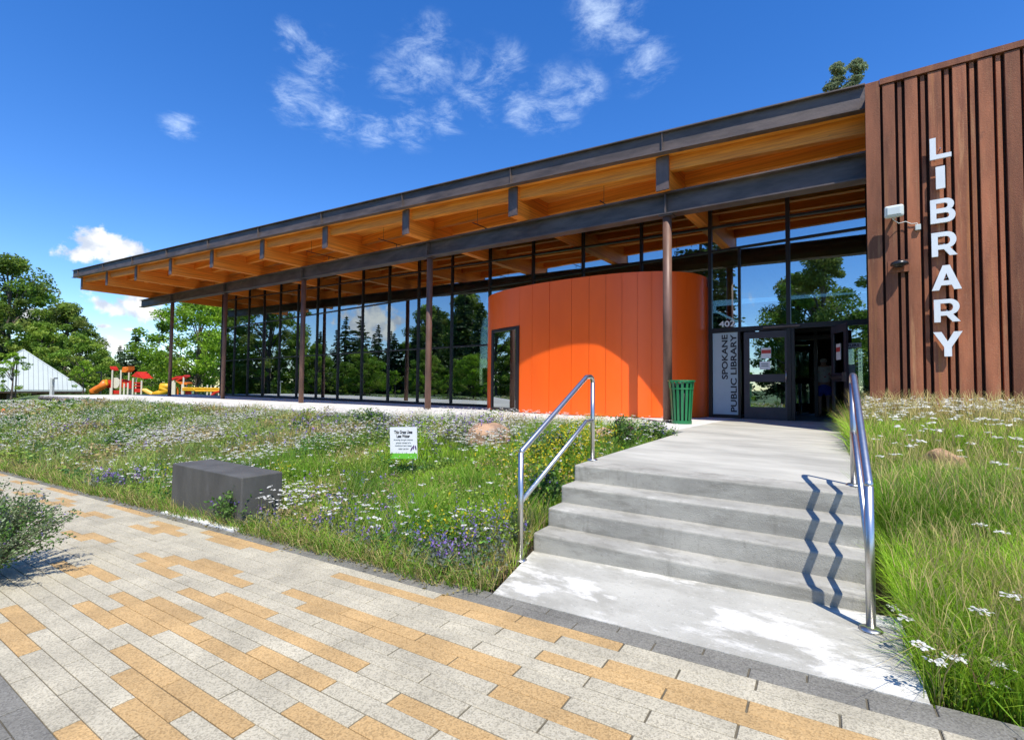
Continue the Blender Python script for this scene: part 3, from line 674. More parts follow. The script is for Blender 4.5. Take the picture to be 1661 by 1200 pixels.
def build_corten():
    YB, XE = 10.12, 6.5
    def zt(X): return 6.60-.037*(X+.12)
    bk = MB(); bk.hexa([(-.12, YB, .2), (XE, YB, .2), (XE, 30, .2), (-.12, 30, .2), (-.12, YB, zt(-.12)-.01), (XE, YB, zt(XE)-.01), (XE, 30, zt(XE)-.01), (-.12, 30, zt(-.12)-.01)])
    wl = bk.obj('corten_wall', m_corten2, LIB); wl['label'] = 'rust brown ribbed steel wall at the building end'
    def strip(x0, x1, y0, nm='corten_plank', z0=.25, dz=.0):
        m = MB(); m.hexa([(x0, y0, z0), (x1, y0, z0), (x1, YB-.001, z0), (x0, YB-.001, z0), (x0, y0, zt(x0)-dz), (x1, y0, zt(x1)-dz), (x1, YB-.001, zt(x1)-dz), (x0, YB-.001, zt(x0)-dz)]); m.obj(nm, m_corten, wl, bevel=.004, segs=1)
    strip(-.135, .065, YB-.115, 'corner_plate')
    x = .10; c = 0
    while x < 5.6:
        strip(x, x+.16, YB-.11, dz=.10); strip(x+.197, x+.25, YB-.085, dz=.10); x += .2895
    m = MB(); m.hexa([(.067, YB-.125, zt(.067)-.085), (XE, YB-.125, zt(XE)-.085), (XE, YB+.1, zt(XE)-.085), (.067, YB+.1, zt(.067)-.085), (.067, YB-.125, zt(.067)+.01), (XE, YB-.125, zt(XE)+.01), (XE, YB+.1, zt(XE)+.01), (.067, YB+.1, zt(.067)+.01)]); m.obj('top_trim', m_corten, wl)
    # block capitals drawn as outlines in a unit box
    def arc(cx, cy, rx, ry, a0, a1, n=10): return [(cx+rx*math.cos(a), cy+ry*math.sin(a)) for a in np.linspace(a0, a1, n)]
    hp = math.pi/2
    GL = {'L': [[(0, 0), (1, 0), (1, .2), (.29, .2), (.29, 1), (0, 1)]], 'I': [[(0, 0), (1, 0), (1, 1), (0, 1)]],
          'Y': [[(.37, 0), (.63, 0), (.63, .38), (1, 1), (.71, 1), (.5, .60), (.29, 1), (0, 1), (.37, .38)]],
          'A': [[(0, 0), (.25, 0), (.325, .19), (.675, .19), (.75, 0), (1, 0), (.62, 1), (.38, 1)], [(.40, .38), (.5, .68), (.60, .38)]],
          'B': [[(0, 0)]+arc(.68, .285, .32, .285, -hp, hp*.75)+arc(.62, .735, .33, .265, -hp*.6, hp)+[(0, 1)], [(.24, .18)]+arc(.62, .295, .13, .115, -hp, hp)+[(.24, .41)], [(.24, .60)]+arc(.58, .71, .12, .11, -hp, hp)+[(.24, .82)]],
          'R': [[(0, 0), (.25, 0), (.25, .28), (.48, .28), (.70, 0), (1, 0), (.72, .33)]+arc(.60, .655, .37, .345, -hp*.55, hp)+[(0, 1)], [(.25, .47)]+arc(.58, .645, .15, .175, -hp, hp)+[(.25, .82)]]}
    def glyph(ch, x0, x1, z0, z1, y, par):
        cu = bpy.data.curves.new('g', 'CURVE'); cu.dimensions = '2D'; cu.fill_mode = 'BOTH'; cu.extrude = .018
        for pl in GL[ch]:
            sp_ = cu.splines.new('POLY'); sp_.points.add(len(pl)-1); sp_.use_cyclic_u = True
            for q, (a, b) in zip(sp_.points, pl): q.co = ((a-.5)*(x1-x0), (b-.5)*(z1-z0), 0, 1)
        ob = bpy.data.objects.new('g', cu); COL.objects.link(ob); dg = bpy.context.evaluated_depsgraph_get(); me = bpy.data.meshes.new_from_object(ob.evaluated_get(dg)); me.name = 'letter'
        bpy.data.objects.remove(ob); bpy.data.curves.remove(cu); me.materials.clear(); me.materials.append(m_letter)
        o = bpy.data.objects.new('letter', me); o.matrix_basis = Matrix.Translation(((x0+x1)/2, y-.018, (z0+z1)/2)) @ Matrix.Rotation(hp, 4, 'X'); place(o, par)
    # the LIBRARY letters, one sign
    sg = empty('library_sign', (.84, YB-.2, 1.9), 'pale metal capital letters spelling LIBRARY down the rust wall', 'sign')
    for ch, a, b, z0, z1 in [('L', .679, .931, 5.009, 5.352), ('I', .744, .852, 4.530, 4.882), ('B', .670, .963, 3.989, 4.367), ('R', .676, .975, 3.463, 3.840), ('A', .667, 1.014, 2.930, 3.314), ('R', .688, .992, 2.431, 2.785), ('Y', .672, 1.010, 1.896, 2.278)]:
        glyph(ch, a, b, z0, z1, YB-.16, sg)
        m = MB(); m.tube([((a+b)/2, YB-.17, (z0+z1)/2), ((a+b)/2, YB-.09, (z0+z1)/2)], .008, 6); m.obj('standoff', m_inox, sg)
    # floodlight
    t = empty('floodlight', (.22, YB-.1, 3.25), 'square grey floodlight high on the rust wall', 'floodlight')
    c = onY(1450, 343, YB-.30)
    def fl(sx, sz, y0, y1, mat, nm, bev): m = MB(); m.box(c.x-sx, c.x+sx, y0, y1, c.z-sz, c.z+sz); return m.obj(nm, mat, t, bevel=bev, segs=3)
    fl(.125, .10, YB-.33, YB-.25, m_fl, 'housing', .035); fl(.09, .066, YB-.342, YB-.32, m_flens, 'lens', .02)
    m = MB(); m.tube([(c.x, YB-.25, c.z-.02), (c.x, YB-.10, c.z-.06)], .025, 8); m.obj('bracket', m_fl, t)
    q = onY(1489, 369, YB-.13); bxm = MB(); bxm.box(q.x-.035, q.x+.035, YB-.155, YB-.1, q.z-.045, q.z+.045); jb = bxm.obj('junction_box', m_fl, bevel=.006); tag(jb, 'small grey cable box beside the floodlight', 'cable box')
    pts = [(c.x-.02, YB-.26, c.z-.11), (c.x+.06, YB-.16, c.z-.17), (c.x+.15, YB-.13, c.z-.15), (c.x+.22, YB-.13, q.z+.075), (q.x-.01, YB-.13, q.z+.07), (q.x, YB-.13, q.z+.044)]
    m = MB(); m.tube(pts, .006, 6); m.obj('cable', m_fl, t, smooth=True)
    t = empty('dome_speaker', (.28, YB-.1, 2.55), 'black half dome fitting on a rust plate below the floodlight', 'wall lamp')
    q = onY(1459, 428, YB-.22)
    m = MB(); m.box(q.x-.15, q.x+.13, YB-.118, YB-.1, q.z-.115, q.z+.08); m.obj('mount_plate', m_corten, t)
    m = MB(); m.lathe((q.x, YB-.22, q.z-.02), [(.118, 0.), (.120, .02), (.105, .05), (.06, .072), (.01, .08)], 24); m.obj('hood', m_black, t, smooth=True)
    m = MB(); m.lathe((q.x, YB-.22, q.z-.06), [(.01, 0), (.05, .008), (.078, .03), (.08, .042)], 20); m.obj('dome', m_black, t, smooth=True)
build_corten()

def build_interior():
    m = MB(); m.box(-34.7, -.14, YG+.07, 27, SLAB-.1, SLAB+.004); f = m.obj('interior_floor', m_floor, LIB)
    bw = MB(); bw.box(-34.7, -3.4, 26.9, 27.05, SLAB, 1.5); w = bw.obj('back_wall', m_iwall, LIB)
    for i in range(8):
        m = MB(); m.box(-32+i*4., -31.9+i*4., 26.9, 27.05, 1.5, 6.0); m.obj('rear_mullion', m_mull, w)
    r = random.Random(2)
    for i, (x, y) in enumerate([(-30, 19), (-26, 21), (-21.5, 18.5), (-17, 20.5), (-13.6, 16.6), (-12.2, 18.2)]):
        t = empty('bookshelf', (x, y, SLAB), ['bookshelf deep inside near the far glass corner', 'bookshelf behind the second bay of glass', 'bookshelf behind the middle glass panes', 'bookshelf well behind the third column', 'bookshelf just inside the glass left of the orange drum', 'rear bookshelf beside the orange drum'][i], 'bookshelf', 'bookshelves inside the library')
        m = MB()
        for z in (0, .38, .76, 1.14, 1.52): m.box(x-.9, x+.9, y, y+.32, SLAB+.06+z, SLAB+.09+z)
        m.box(x-.93, x-.9, y, y+.32, SLAB+.01, SLAB+1.6).box(x+.9, x+.93, y, y+.32, SLAB+.01, SLAB+1.6); m.obj('case', m_shelf, t)
        for z in (.09, .47, .85, 1.23):
            bk = MB(); xx = x-.88
            while xx < x+.8:
                wd = r.uniform(.025, .06); h = r.uniform(.2, .3)
                if r.random() < .9: bk.box(xx, xx+wd-.004, y+.04, y+.27, SLAB+z, SLAB+z+h)
                xx += wd
            bk.obj('book_row', m_books, t)
    # inner lobby frame
    lb = MB(); y = 15.9
    for x in (-3.3, -2.35, -1.42, -.5): lb.box(x-.04, x+.04, y-.05, y+.05, SLAB, 3.0)
    lb.box(-3.4, -.2, y-.06, y+.06, 2.78, 2.9).box(-3.4, -.2, y-.055, y+.055, 3.0, 3.1); lo = lb.obj('lobby_frame', m_mull, LIB)
    for x0, x1 in ((-3.26, -2.39), (-2.31, -1.46)):
        m = MB(); m.box(x0, x1, y-.01, y+.01, SLAB+.02, 2.78); m.obj('pane', m_glass, lo)
    m = MB(); m.box(-3.55, -3.45, YG+.1, 26, SLAB, 3.4); m.obj('lobby_wall', m_iwall, LIB)
    m = MB(); m.box(-3.4, -1.15, 19.6, 19.75, SLAB, 3.5).box(-1.15, -.2, 19.6, 19.75, 2.75, 3.5).box(-.45, -.2, 19.6, 19.75, SLAB, 2.75); m.obj('lobby_wall', m_brown, LIB)
    m = MB(); m.box(-3.5, -.15, 13.6, 19.6, 3.5, 3.6); m.obj('lobby_ceiling', m_brown, LIB)
    m = MB(); m.box(-2.0, -1.92, 14.6, 14.72, SLAB, SLAB+.95); m.obj('scanner_post', m_white2, LIB)
build_interior()

# ------------------------------------------------------------------ things by the steps
def build_rails():
    for xp, lab in ((-2.285, 'left stainless steel stair handrail with a lower rail'), (-.06, 'right stainless steel stair handrail seen nearly end on')):
        def P(n, z): x, y = sxy(xp, n); return Vector((x, y, z))
        b0 = P(3.26, 0); b0.z = float(zpath(b0.x))+.016
        t = empty('handrail', b0, lab, 'handrail', 'stair handrails')
        n0, n1, nb = 3.26, 4.68, 4.50
        top = [(n0, .843), (nb, 1.455), (n1-.03, 1.47), (n1, 1.45)]
        r = .0225
        m = MB(); m.tube([P(n0, b0.z), P(n0, .843)], r, 14); m.obj('post', m_inox, t, smooth=True)
        m = MB(); m.tube([P(n1, SLAB), P(n1, 1.43)], r, 14); m.obj('post', m_inox, t, smooth=True)
        m = MB(); m.tube([P(n0, .835), P(n0+.012, .852), P(nb-.015, 1.452), P(nb+.01, 1.468), P(n1-.05, 1.475), P(n1-.015, 1.46), P(n1, 1.42)], r, 14); m.obj('top_rail', m_inox, t, smooth=True)
        m = MB(); m.tube([P(n0, .45), P(nb-.012, 1.005), P(nb+.012, 1.02), P(n1, 1.022)], r*.85, 14); m.obj('lower_rail', m_inox, t, smooth=True)
        for q in (b0, P(n1, SLAB)):
            m = MB(); m.lathe(q, [(.055, 0), (.055, .006), (.045, .014), (.028, .018)], 20); m.obj('base_flange', m_inox, t, smooth=True)
build_rails()
def build_bin():
    c = Vector((-3.40, 10.42, SLAB)); t = empty('litter_bin', c, 'green slatted metal litter bin beside the round column', 'litter bin')
    H = .93; k = 16
    r0, r1 = .20, .255
    m = MB(); m.lathe(c, [(r0-.03, .03), (r1-.035, H-.06)], 20); m.obj('liner', m_liner, t, smooth=True)
    for i in range(k):
        a = 2*math.pi*i/k; da = .115
        m = MB(); P = []
        for (rr, z) in ((r0, .04), (r0+(r1-r0)*.75, H*.75)):
            for s, off in ((-1, 0), (1, 0), (1, -.012), (-1, -.012)):
                R_ = rr+off; P.append((c.x+R_*math.cos(a+s*da), c.y+R_*math.sin(a+s*da), c.z+z))
        Q = []
        for (rr, z, dd) in ((r0+(r1-r0)*.75, H*.75, .115), (r1+.012, H-.02, .09)):
            for s, off in ((-1, 0), (1, 0), (1, -.012), (-1, -.012)):
                R_ = rr+off; Q.append((c.x+R_*math.cos(a+s*dd), c.y+R_*math.sin(a+s*dd), c.z+z))
        m.hexa(P); m.hexa(Q); m.obj('slat', m_green, t)
    def ring(z, r, h, nm):
        m = MB(); n = 28
        for i in range(n):
            a, b = 2*math.pi*i/n, 2*math.pi*(i+1)/n
            pts = [(r, a), (r, b), (r-.03, b), (r-.03, a)]
            m.hexa([(c.x+q*math.cos(w), c.y+q*math.sin(w), c.z+z) for q, w in pts]+[(c.x+q*math.cos(w), c.y+q*math.sin(w), c.z+z+h) for q, w in pts])
        m.obj(nm, m_green, t)
    ring(.0, r0+.012, .07, 'base_ring'); ring(H*.79, r0+(r1-r0)*.82+.006, .03, 'band'); ring(H-.03, r1+.03, .035, 'rim')
build_bin()
def build_bench():
    rz = math.atan(MS)
    c = Vector((-5.93, 2.36, -.145)); tilt = .034
    t = empty('concrete_bench', c, 'dark grey block bench at the edge of the paving', 'bench')
    m = MB(); m.rbox((0, 0, 0), 1.55, .44, .55, 0); m.rbox
    ca, sa = math.cos(rz), math.sin(rz)
    m.v = [(c.x+x*ca-y*sa, c.y+x*sa+y*ca, c.z+z+.012) for x, y, z in m.v]; m.obj('block', m_bench, t, bevel=.012, segs=2)
    b = MB(); b.rbox((0, -.262, 0), 1.60, .10, .055); b.v = [(c.x+x*ca-y*sa, c.y+x*sa+y*ca, c.z+z-.02+tilt*x) for x, y, z in b.v]; b.obj('footing_strip', m_white, t)
build_bench()
def build_sign():
    # small garden notice on a stake
    base = Vector((-6.05, 4.55, 0)); base = onY(655, 742, 4.55); g = float(zground(base.x, base.y))
    c = onY(655, 718, 4.55)
    t = empty('garden_sign', (c.x, c.y, g-.05), 'small white notice with green foot about grass that uses less water', 'sign')
    rz = math.radians(24); Mx = Matrix.Translation(c) @ Matrix.Rotation(rz, 4, 'Z') @ Matrix.Rotation(math.radians(-2.2), 4, 'Y')
    # size from its distance: height of about 50 px
    dep = (c-Vector((0, 0, EYE))).dot(_fw); px = dep/FPX
    w, h = 45*px/.95, 51*px
    def pl(x0, x1, z0, z1, y, d, mat, nm, par):
        m = MB(); m.box(x0, x1, y-d, y, z0, z1); m.v = [tuple(Mx @ Vector(v)) for v in m.v]; return m.obj(nm, mat, par)
    b = pl(-w/2, w/2, -h/2, h/2, 0, .012, m_signw, 'board', t)
    pl(-w/2+.001, w/2-.001, -h/2+.001, -h/2+.17*h, -.0125, .002, m_signg, 'green_foot', b)
    for s in (-.3, .3): pl(s*w-.008, s*w+.008, g-c.z-.08, h*.3, .02, .012, m_inox, 'stake', t)
    for i, (s, z0, z1, wd, mat, bo) in enumerate([('This Grass Uses', .29, .40, .68, m_ink, .03), ('Less Water', .165, .27, .50, m_ink, .03), ('Growing drought tolerant', .065, .125, .72, m_ink2, .01), ('grasses instead of a', -.03, .03, .56, m_ink2, .01), ('traditional lawn keeps', -.12, -.06, .62, m_ink2, .01), ('water use low', -.21, -.15, .38, m_ink2, .01)]):
        text_mesh(s, mat, -wd*w/2, wd*w/2, z0*h, z1*h, -.0125, 'lettering', b, .002, bo, mtx=Mx)
    for i, (x, z, a) in enumerate([(.30, -.19, .5), (.37, -.14, .15), (.45, -.15, -.25)]):
        m = MB(); ring = [(x*w+.03*w*math.sin(a)*0+rr*math.cos(q)*.022*w*1.2+math.sin(a)*rr*math.sin(q)*.07*w, -.0145, z*h+math.sin(q)*.075*h) for q in np.linspace(0, 2*math.pi, 10)[:-1] for rr in (1,)]
        m.prism(ring, (0, .0015, 0)); m.v = [tuple(Mx @ Vector(v)) for v in m.v]; m.obj('printed_petal', m_signp, b)
    r = random.Random(5)
    for i in range(16):
        x = r.uniform(-.46, .44)*w; z = -h/2+.17*h
        m = MB(); m.prism([(x-.012*w, -.0145, z-.002), (x+.012*w, -.0145, z-.002), (x+r.uniform(-.02, .02)*w, -.0145, z+r.uniform(.02, .06)*h)], (0, .001, 0)); m.v = [tuple(Mx @ Vector(v)) for v in m.v]; m.obj('printed_blade', m_signg if i % 2 else m_signp, b)
    for i in range(7):
        x = r.uniform(-.44, .44)*w; z = -h/2+r.uniform(.04, .15)*h; q = .014*w
        m = MB(); m.prism([(x+q*math.cos(a), -.0165, z+q*math.sin(a)) for a in np.linspace(0, 2*math.pi, 7)[:-1]], (0, .001, 0)); m.v = [tuple(Mx @ Vector(v)) for v in m.v]; m.obj('printed_flower', m_signw if i % 3 else m_red, b)
build_sign()
def boulder(name, label, c, sx, sy, sz, seed, rz=0., lobes=None):
    bm = bmesh.new(); bmesh.ops.create_icosphere(bm, subdivisions=4, radius=1)
    r = np.random.default_rng(seed); pl = r.normal(size=(16, 3)); pl[:, 2] = np.abs(pl[:, 2])*.8; pl /= np.linalg.norm(pl, axis=1)[:, None]; dd = r.uniform(.62, .9, 16); ph = r.uniform(0, 6, 12)
    for v in bm.verts:
        p = np.array(v.co); 
        for n_, d_ in zip(pl, dd):
            e = p@n_-d_
            if e > 0: p = p-n_*e*.92
        p = p*(1+.03*math.sin(5*p[0]+ph[0])*math.sin(6*p[1]+ph[1])+.025*math.sin(11*p[2]+ph[2]+4*p[0])+.012*math.sin(19*p[0]+ph[3])*math.sin(17*p[2]+ph[4]))
        x, y, z = p[0]*sx, p[1]*sy, p[2]*sz
        if lobes: z *= 1-.16*math.exp(-((x-lobes)/.16)**2)
        v.co = (x*math.cos(rz)-y*math.sin(rz), x*math.sin(rz)+y*math.cos(rz), z)
    me = bpy.data.meshes.new(name); bm.to_mesh(me); bm.free(); me.materials.append(m_rock); me.shade_smooth()
    o = bpy.data.objects.new(name, me); o.matrix_basis = Matrix.Translation(Vector(c)); place(o); tag(o, label, 'rock', 'boulders in the meadow')
def gz(x, y): return float(zground(x, y))
def build_rocks():
    for px, py, Y, sx, sy, sz, sd, lab, lb in [(793, 706, 6.3, .52, .33, .31, 3, 'large reddish boulder with two humps in the left meadow', -.05), (699, 706, 6.4, .24, .2, .17, 5, 'small tan rock partly hidden behind the garden notice', None),
                                  (985, 692, 6.9, .36, .22, .19, 8, 'flat reddish rock behind the left handrail', None), (1527, 703, 6.6, .25, .2, .20, 12, 'tan rock in the tall grass below the rust wall', None)]:
        c = onY(px, py, Y); boulder('boulder', lab, (c.x, Y, min(c.z, gz(c.x, Y)+sz*.75)), sx, sy, sz, sd, .6, lb)
build_rocks()

# ------------------------------------------------------------------ people in the doorway
m_skin = pm('skin', (.42, .24, .17), .6, var=.05); m_skin2 = pm('skin_tan', (.36, .20, .14), .6, var=.05)
m_hair = pm('grey_hair', (.42, .40, .37), .7, var=.15, vs=(30, 30, 30)); m_hairb = pm('dark_hair', (.03, .02, .015), .6, var=.2)
m_shirt = pm('floral_shirt', (.55, .55, .50), .8, var=.08, stain=[((.6, .07, .05), (11, 11, 11), .60, .64, 1.), ((.10, .12, .12), (19, 19, 19), .64, .67, .9)])
m_short = pm('blue_shorts', (.03, .07, .42), .8, var=.1); m_redt = pm('red_shirt', (.45, .03, .03), .8, var=.08); m_grn = pm('green_shorts', (.03, .10, .05), .8, var=.1); m_shoe = pm('sandal', (.06, .04, .03), .7)
def skin_obj(name, verts, edges, radii, mat, parent, root=0, sub=2):
    me = bpy.data.meshes.new(name); me.from_pydata(verts, edges, []); me.update()
    o = bpy.data.objects.new(name, me); me.materials.append(mat); place(o, parent)
    md = o.modifiers.new('skin', 'SKIN'); md.use_smooth_shade = True
    if not me.skin_vertices: me.skin_vertices.new(name='')if hasattr(me.skin_vertices, 'new') else None
    return o, md, radii, sub
def body_mesh(name, verts, edges, radii, mat, parent, sub=2):
    # skin the joint graph in a bmesh-made mesh with a skin layer
    bm = bmesh.new(); lay = bm.verts.layers.skin.new()
    vs = []
    for i, (v, r) in enumerate(zip(verts, radii)):
        q = bm.verts.new(v); q[lay].radius = r if isinstance(r, tuple) else (r, r); q[lay].use_root = (i == 0); vs.append(q)
    for a, b in edges: bm.edges.new((vs[a], vs[b]))
    me = bpy.data.meshes.new(name); bm.to_mesh(me); bm.free(); me.materials.append(mat)
    o = bpy.data.objects.new(name, me); place(o, parent)
    o.modifiers.new('skin', 'SKIN').use_smooth_shade = True
    s = o.modifiers.new('sub', 'SUBSURF'); s.levels = sub; s.render_levels = sub
    return o
def person(c, h, label, shirt, short, hair, skin, rz, hat=False):
    t = empty('person', c, label, 'person', 'people walking into the library')
    k = h/1.70; ca, sa = math.cos(rz), math.sin(rz)
    def T(p): x, y, z = p; x *= k; y *= k; return (c[0]+x*ca-y*sa, c[1]+x*sa+y*ca, c[2]+z*k)
    V = [(0, 0, .95), (0, 0, 1.12), (0, .01, 1.32), (0, .0, 1.44), (0, .02, 1.50), (0, .03, 1.60), (0, .03, 1.66),
         (-.10, 0, .90), (-.10, .05, .50), (-.10, -.02, .09), (-.105, .10, .035),
         (.10, 0, .90), (.10, -.08, .50), (.10, -.20, .12), (.105, -.10, .04),
         (-.19, 0, 1.40), (-.25, -.02, 1.14), (-.23, .12, .93), (-.22, .17, .84),
         (.19, 0, 1.40), (.25, .02, 1.13), (.25, .14, .92), (.24, .18, .83)]
    E = [(0, 1), (1, 2), (2, 3), (3, 4), (4, 5), (5, 6), (0, 7), (7, 8), (8, 9), (9, 10), (0, 11), (11, 12), (12, 13), (13, 14), (3, 15), (15, 16), (16, 17), (17, 18), (3, 19), (19, 20), (20, 21), (21, 22)]
    R = [.13, .12, .125, .09, .052, .085, .075, .095, .058, .04, .035, .095, .058, .04, .035, .055, .043, .034, .038, .055, .043, .034, .038]
    body_mesh('body', [T(v) for v in V], E, [r*k for r in R], skin, t)
    body_mesh('shirt', [T(v) for v in ((0, 0, .93), (0, 0, 1.12), (0, .01, 1.30), (0, 0, 1.42), (-.17, 0, 1.41), (-.24, -.01, 1.20), (.17, 0, 1.41), (.24, .01, 1.20))], [(0, 1), (1, 2), (2, 3), (3, 4), (4, 5), (3, 6), (6, 7)], [(.20*k, .15*k), (.185*k, .14*k), (.185*k, .135*k), (.12*k, .1*k), .088*k, .08*k, .088*k, .08*k], shirt, t)
    body_mesh('shorts', [T(v) for v in ((0, 0, .98), (0, 0, .86), (-.105, .01, .74), (-.105, .03, .56), (.105, -.02, .74), (.105, -.06, .56))], [(0, 1), (1, 2), (2, 3), (1, 4), (4, 5)], [(.17*k, .135*k), (.175*k, .14*k), .115*k, .105*k, .115*k, .105*k], short, t)
    body_mesh('hair', [T(v) for v in ((0, .0, 1.56), (0, .01, 1.63), (0, .03, 1.69))], [(0, 1), (1, 2)], [.092*k, .105*k, .085*k], hair, t)
    for s, y in ((-.105, .06), (.105, -.14)):
        m = MB(); q = T((s, y, 0)); m.rbox((q[0], q[1], c[2]+.0), .09*k, .24*k, .05*k, rz); m.obj('sandal', m_shoe, t, bevel=.012)
person((-1.28, 16.35, SLAB+.005), 1.66, 'grey haired person in a floral shirt and blue shorts walking in', m_shirt, m_short, m_hair, m_skin, .12)
person((-1.78, 16.75, SLAB+.005), 1.38, 'shorter person in a red shirt ahead in the dim doorway', m_redt, m_grn, m_hairb, m_skin2, -.1)

# ------------------------------------------------------------------ meadow
def vnoise(x, y, s, seed):
    r = np.random.default_rng(seed); t = r.random((64, 64)); x = x*s+100; y = y*s+100
    i, j = np.floor(x).astype(int), np.floor(y).astype(int); fx, fy = x-i, y-j; fx = fx*fx*(3-2*fx); fy = fy*fy*(3-2*fy)
    g = lambda a, b: t[a % 64, b % 64]
    return (g(i, j)*(1-fx)+g(i+1, j)*fx)*(1-fy)+(g(i, j+1)*(1-fx)+g(i+1, j+1)*fx)*fy
def on_meadow(x, y):
    n = y-MS*x; xp = x+MS*(y-3.3)
    left = (y > yborder(x)+.02) & (y < yslab(x)-.06) & (xp < -2.36)
    left &= ~((xp > -2.36) & (n > 2.6))
    right = (xp > .10) & (y > 2.72+MS*x) & (y < 9.98)
    # pad edge on the left is slanted
    padl = -2.10-.21*(n-2.62)/.88
    nearpad = (n < 3.5) & (n > 2.64) & (xp > -2.36) & (xp < padl-.02)
    # bench footprint
    bx, by = x+5.93, y-2.36; c_, s_ = math.cos(.083), math.sin(.083); u, w = bx*c_+by*s_, -bx*s_+by*c_
    bench = (abs(u) < .82) & (w < .28) & (w > -.4)
    return (left | right | nearpad) & ~bench
def blades(x, y, h, wd, lean, col, z=None, seed=1, tipcol=None):
    n = len(x); r = np.random.default_rng(seed)
    z = zground(x, y)+ground_noise(x, y)*.6-.04 if z is None else z
    a = r.uniform(0, 2*np.pi, n); dx, dy = np.cos(a), np.sin(a)          # blade width direction
    b = r.uniform(0, 2*np.pi, n); l = lean*h*r.uniform(.3, 1.2, n); lx, ly = np.cos(b)*l, np.sin(b)*l
    B = np.c_[x, y, z]; Wd = np.c_[dx, dy, 0*x]*wd[:, None]/2
    mid = B+np.c_[lx*.35, ly*.35, h*.55]; tip = B+np.c_[lx, ly, h*np.sqrt(np.maximum(.15, 1-(l/h)**2*.6))]
    V = np.stack([B-Wd, B+Wd, mid+Wd*.75, mid-Wd*.75, tip-Wd*.08, tip+Wd*.08], 1).reshape(-1, 3)
    i = np.arange(n)[:, None]*6
    F = np.concatenate([i+np.array([[0, 1, 2, 3]]), i+np.array([[3, 2, 5, 4]])])
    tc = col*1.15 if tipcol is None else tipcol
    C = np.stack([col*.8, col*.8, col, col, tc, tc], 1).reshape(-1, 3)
    return V, F, C
def join(parts):
    V, F, C, o = [], [], [], 0
    for v, f, c in parts: V.append(v); F.append(f+o); C.append(c); o += len(v)
    return np.concatenate(V), np.concatenate(F), np.concatenate(C)
def scatter(x0, x1, y0f, y1f, n, seed):
    r = np.random.default_rng(seed); x = r.uniform(x0, x1, n); a, b = y0f(x), y1f(x); y = a+(b-a)*r.random(n); k = on_meadow(x, y); return x[k], y[k]
GREEN = np.array([.19, .36, .03]); LIME = np.array([.30, .50, .035]); OLIVE = np.array([.26, .31, .07]); STRAW = np.array([.52, .43, .17]); GREY = np.array([.27, .33, .16]); DARKG = np.array([.05, .12, .025]); PINK = np.array([.33, .22, .16])
def colmix(x, y, r, right=False):
    n = len(x); d = vnoise(x, y, .55, 5); e = vnoise(x, y, 1.7, 6); g = vnoise(x, y, .9, 9)
    base = np.where((d > .5)[:, None], LIME, GREEN)*1.0
    if not right:
        lefty = sstep((-x-6.2)/5)
        base = base*(1-lefty[:, None]*.75)+(OLIVE*.5+GREY*.5)*(lefty[:, None]*.75)
        base = np.where((e > .70)[:, None], base*.5+DARKG*.5, base)
    dry = (r.random(n) < ((.10+.45*(g > .62)+.18*((y-yborder(x)) < .5)) if not right else (.05+.16*(g > .62)+.26*sstep((y-6.2)/3))))
    base = np.where(dry[:, None], np.where((r.random(n) < .25)[:, None], PINK, STRAW), base)
    return np.clip(base*r.uniform(.72, 1.45, n)[:, None]*np.c_[r.uniform(.85, 1.15, n), np.ones(n), r.uniform(.7, 1.2, n)], 0, .9)
def put_stuff(name, label, cat, parts, mat):
    V, F, C = join(parts); o = colour_mesh(name, V, F, C, mat); place(o); tag(o, label, cat, kind='stuff'); return o
def hide(x, y):
    # short growth just in front of the boulders and the notice
    f = np.ones(len(x))
    for cx, cy, rad in ((-5.35, 5.75, .8), (-5.2, 5.0, .7), (-4.9, 4.4, .5), (-6.7, 3.9, .35), (-7.0, 5.9, .4)): f = np.where(((x-cx)**2+((y-cy)*1.0)**2) < rad*rad, .5, f)
    return f
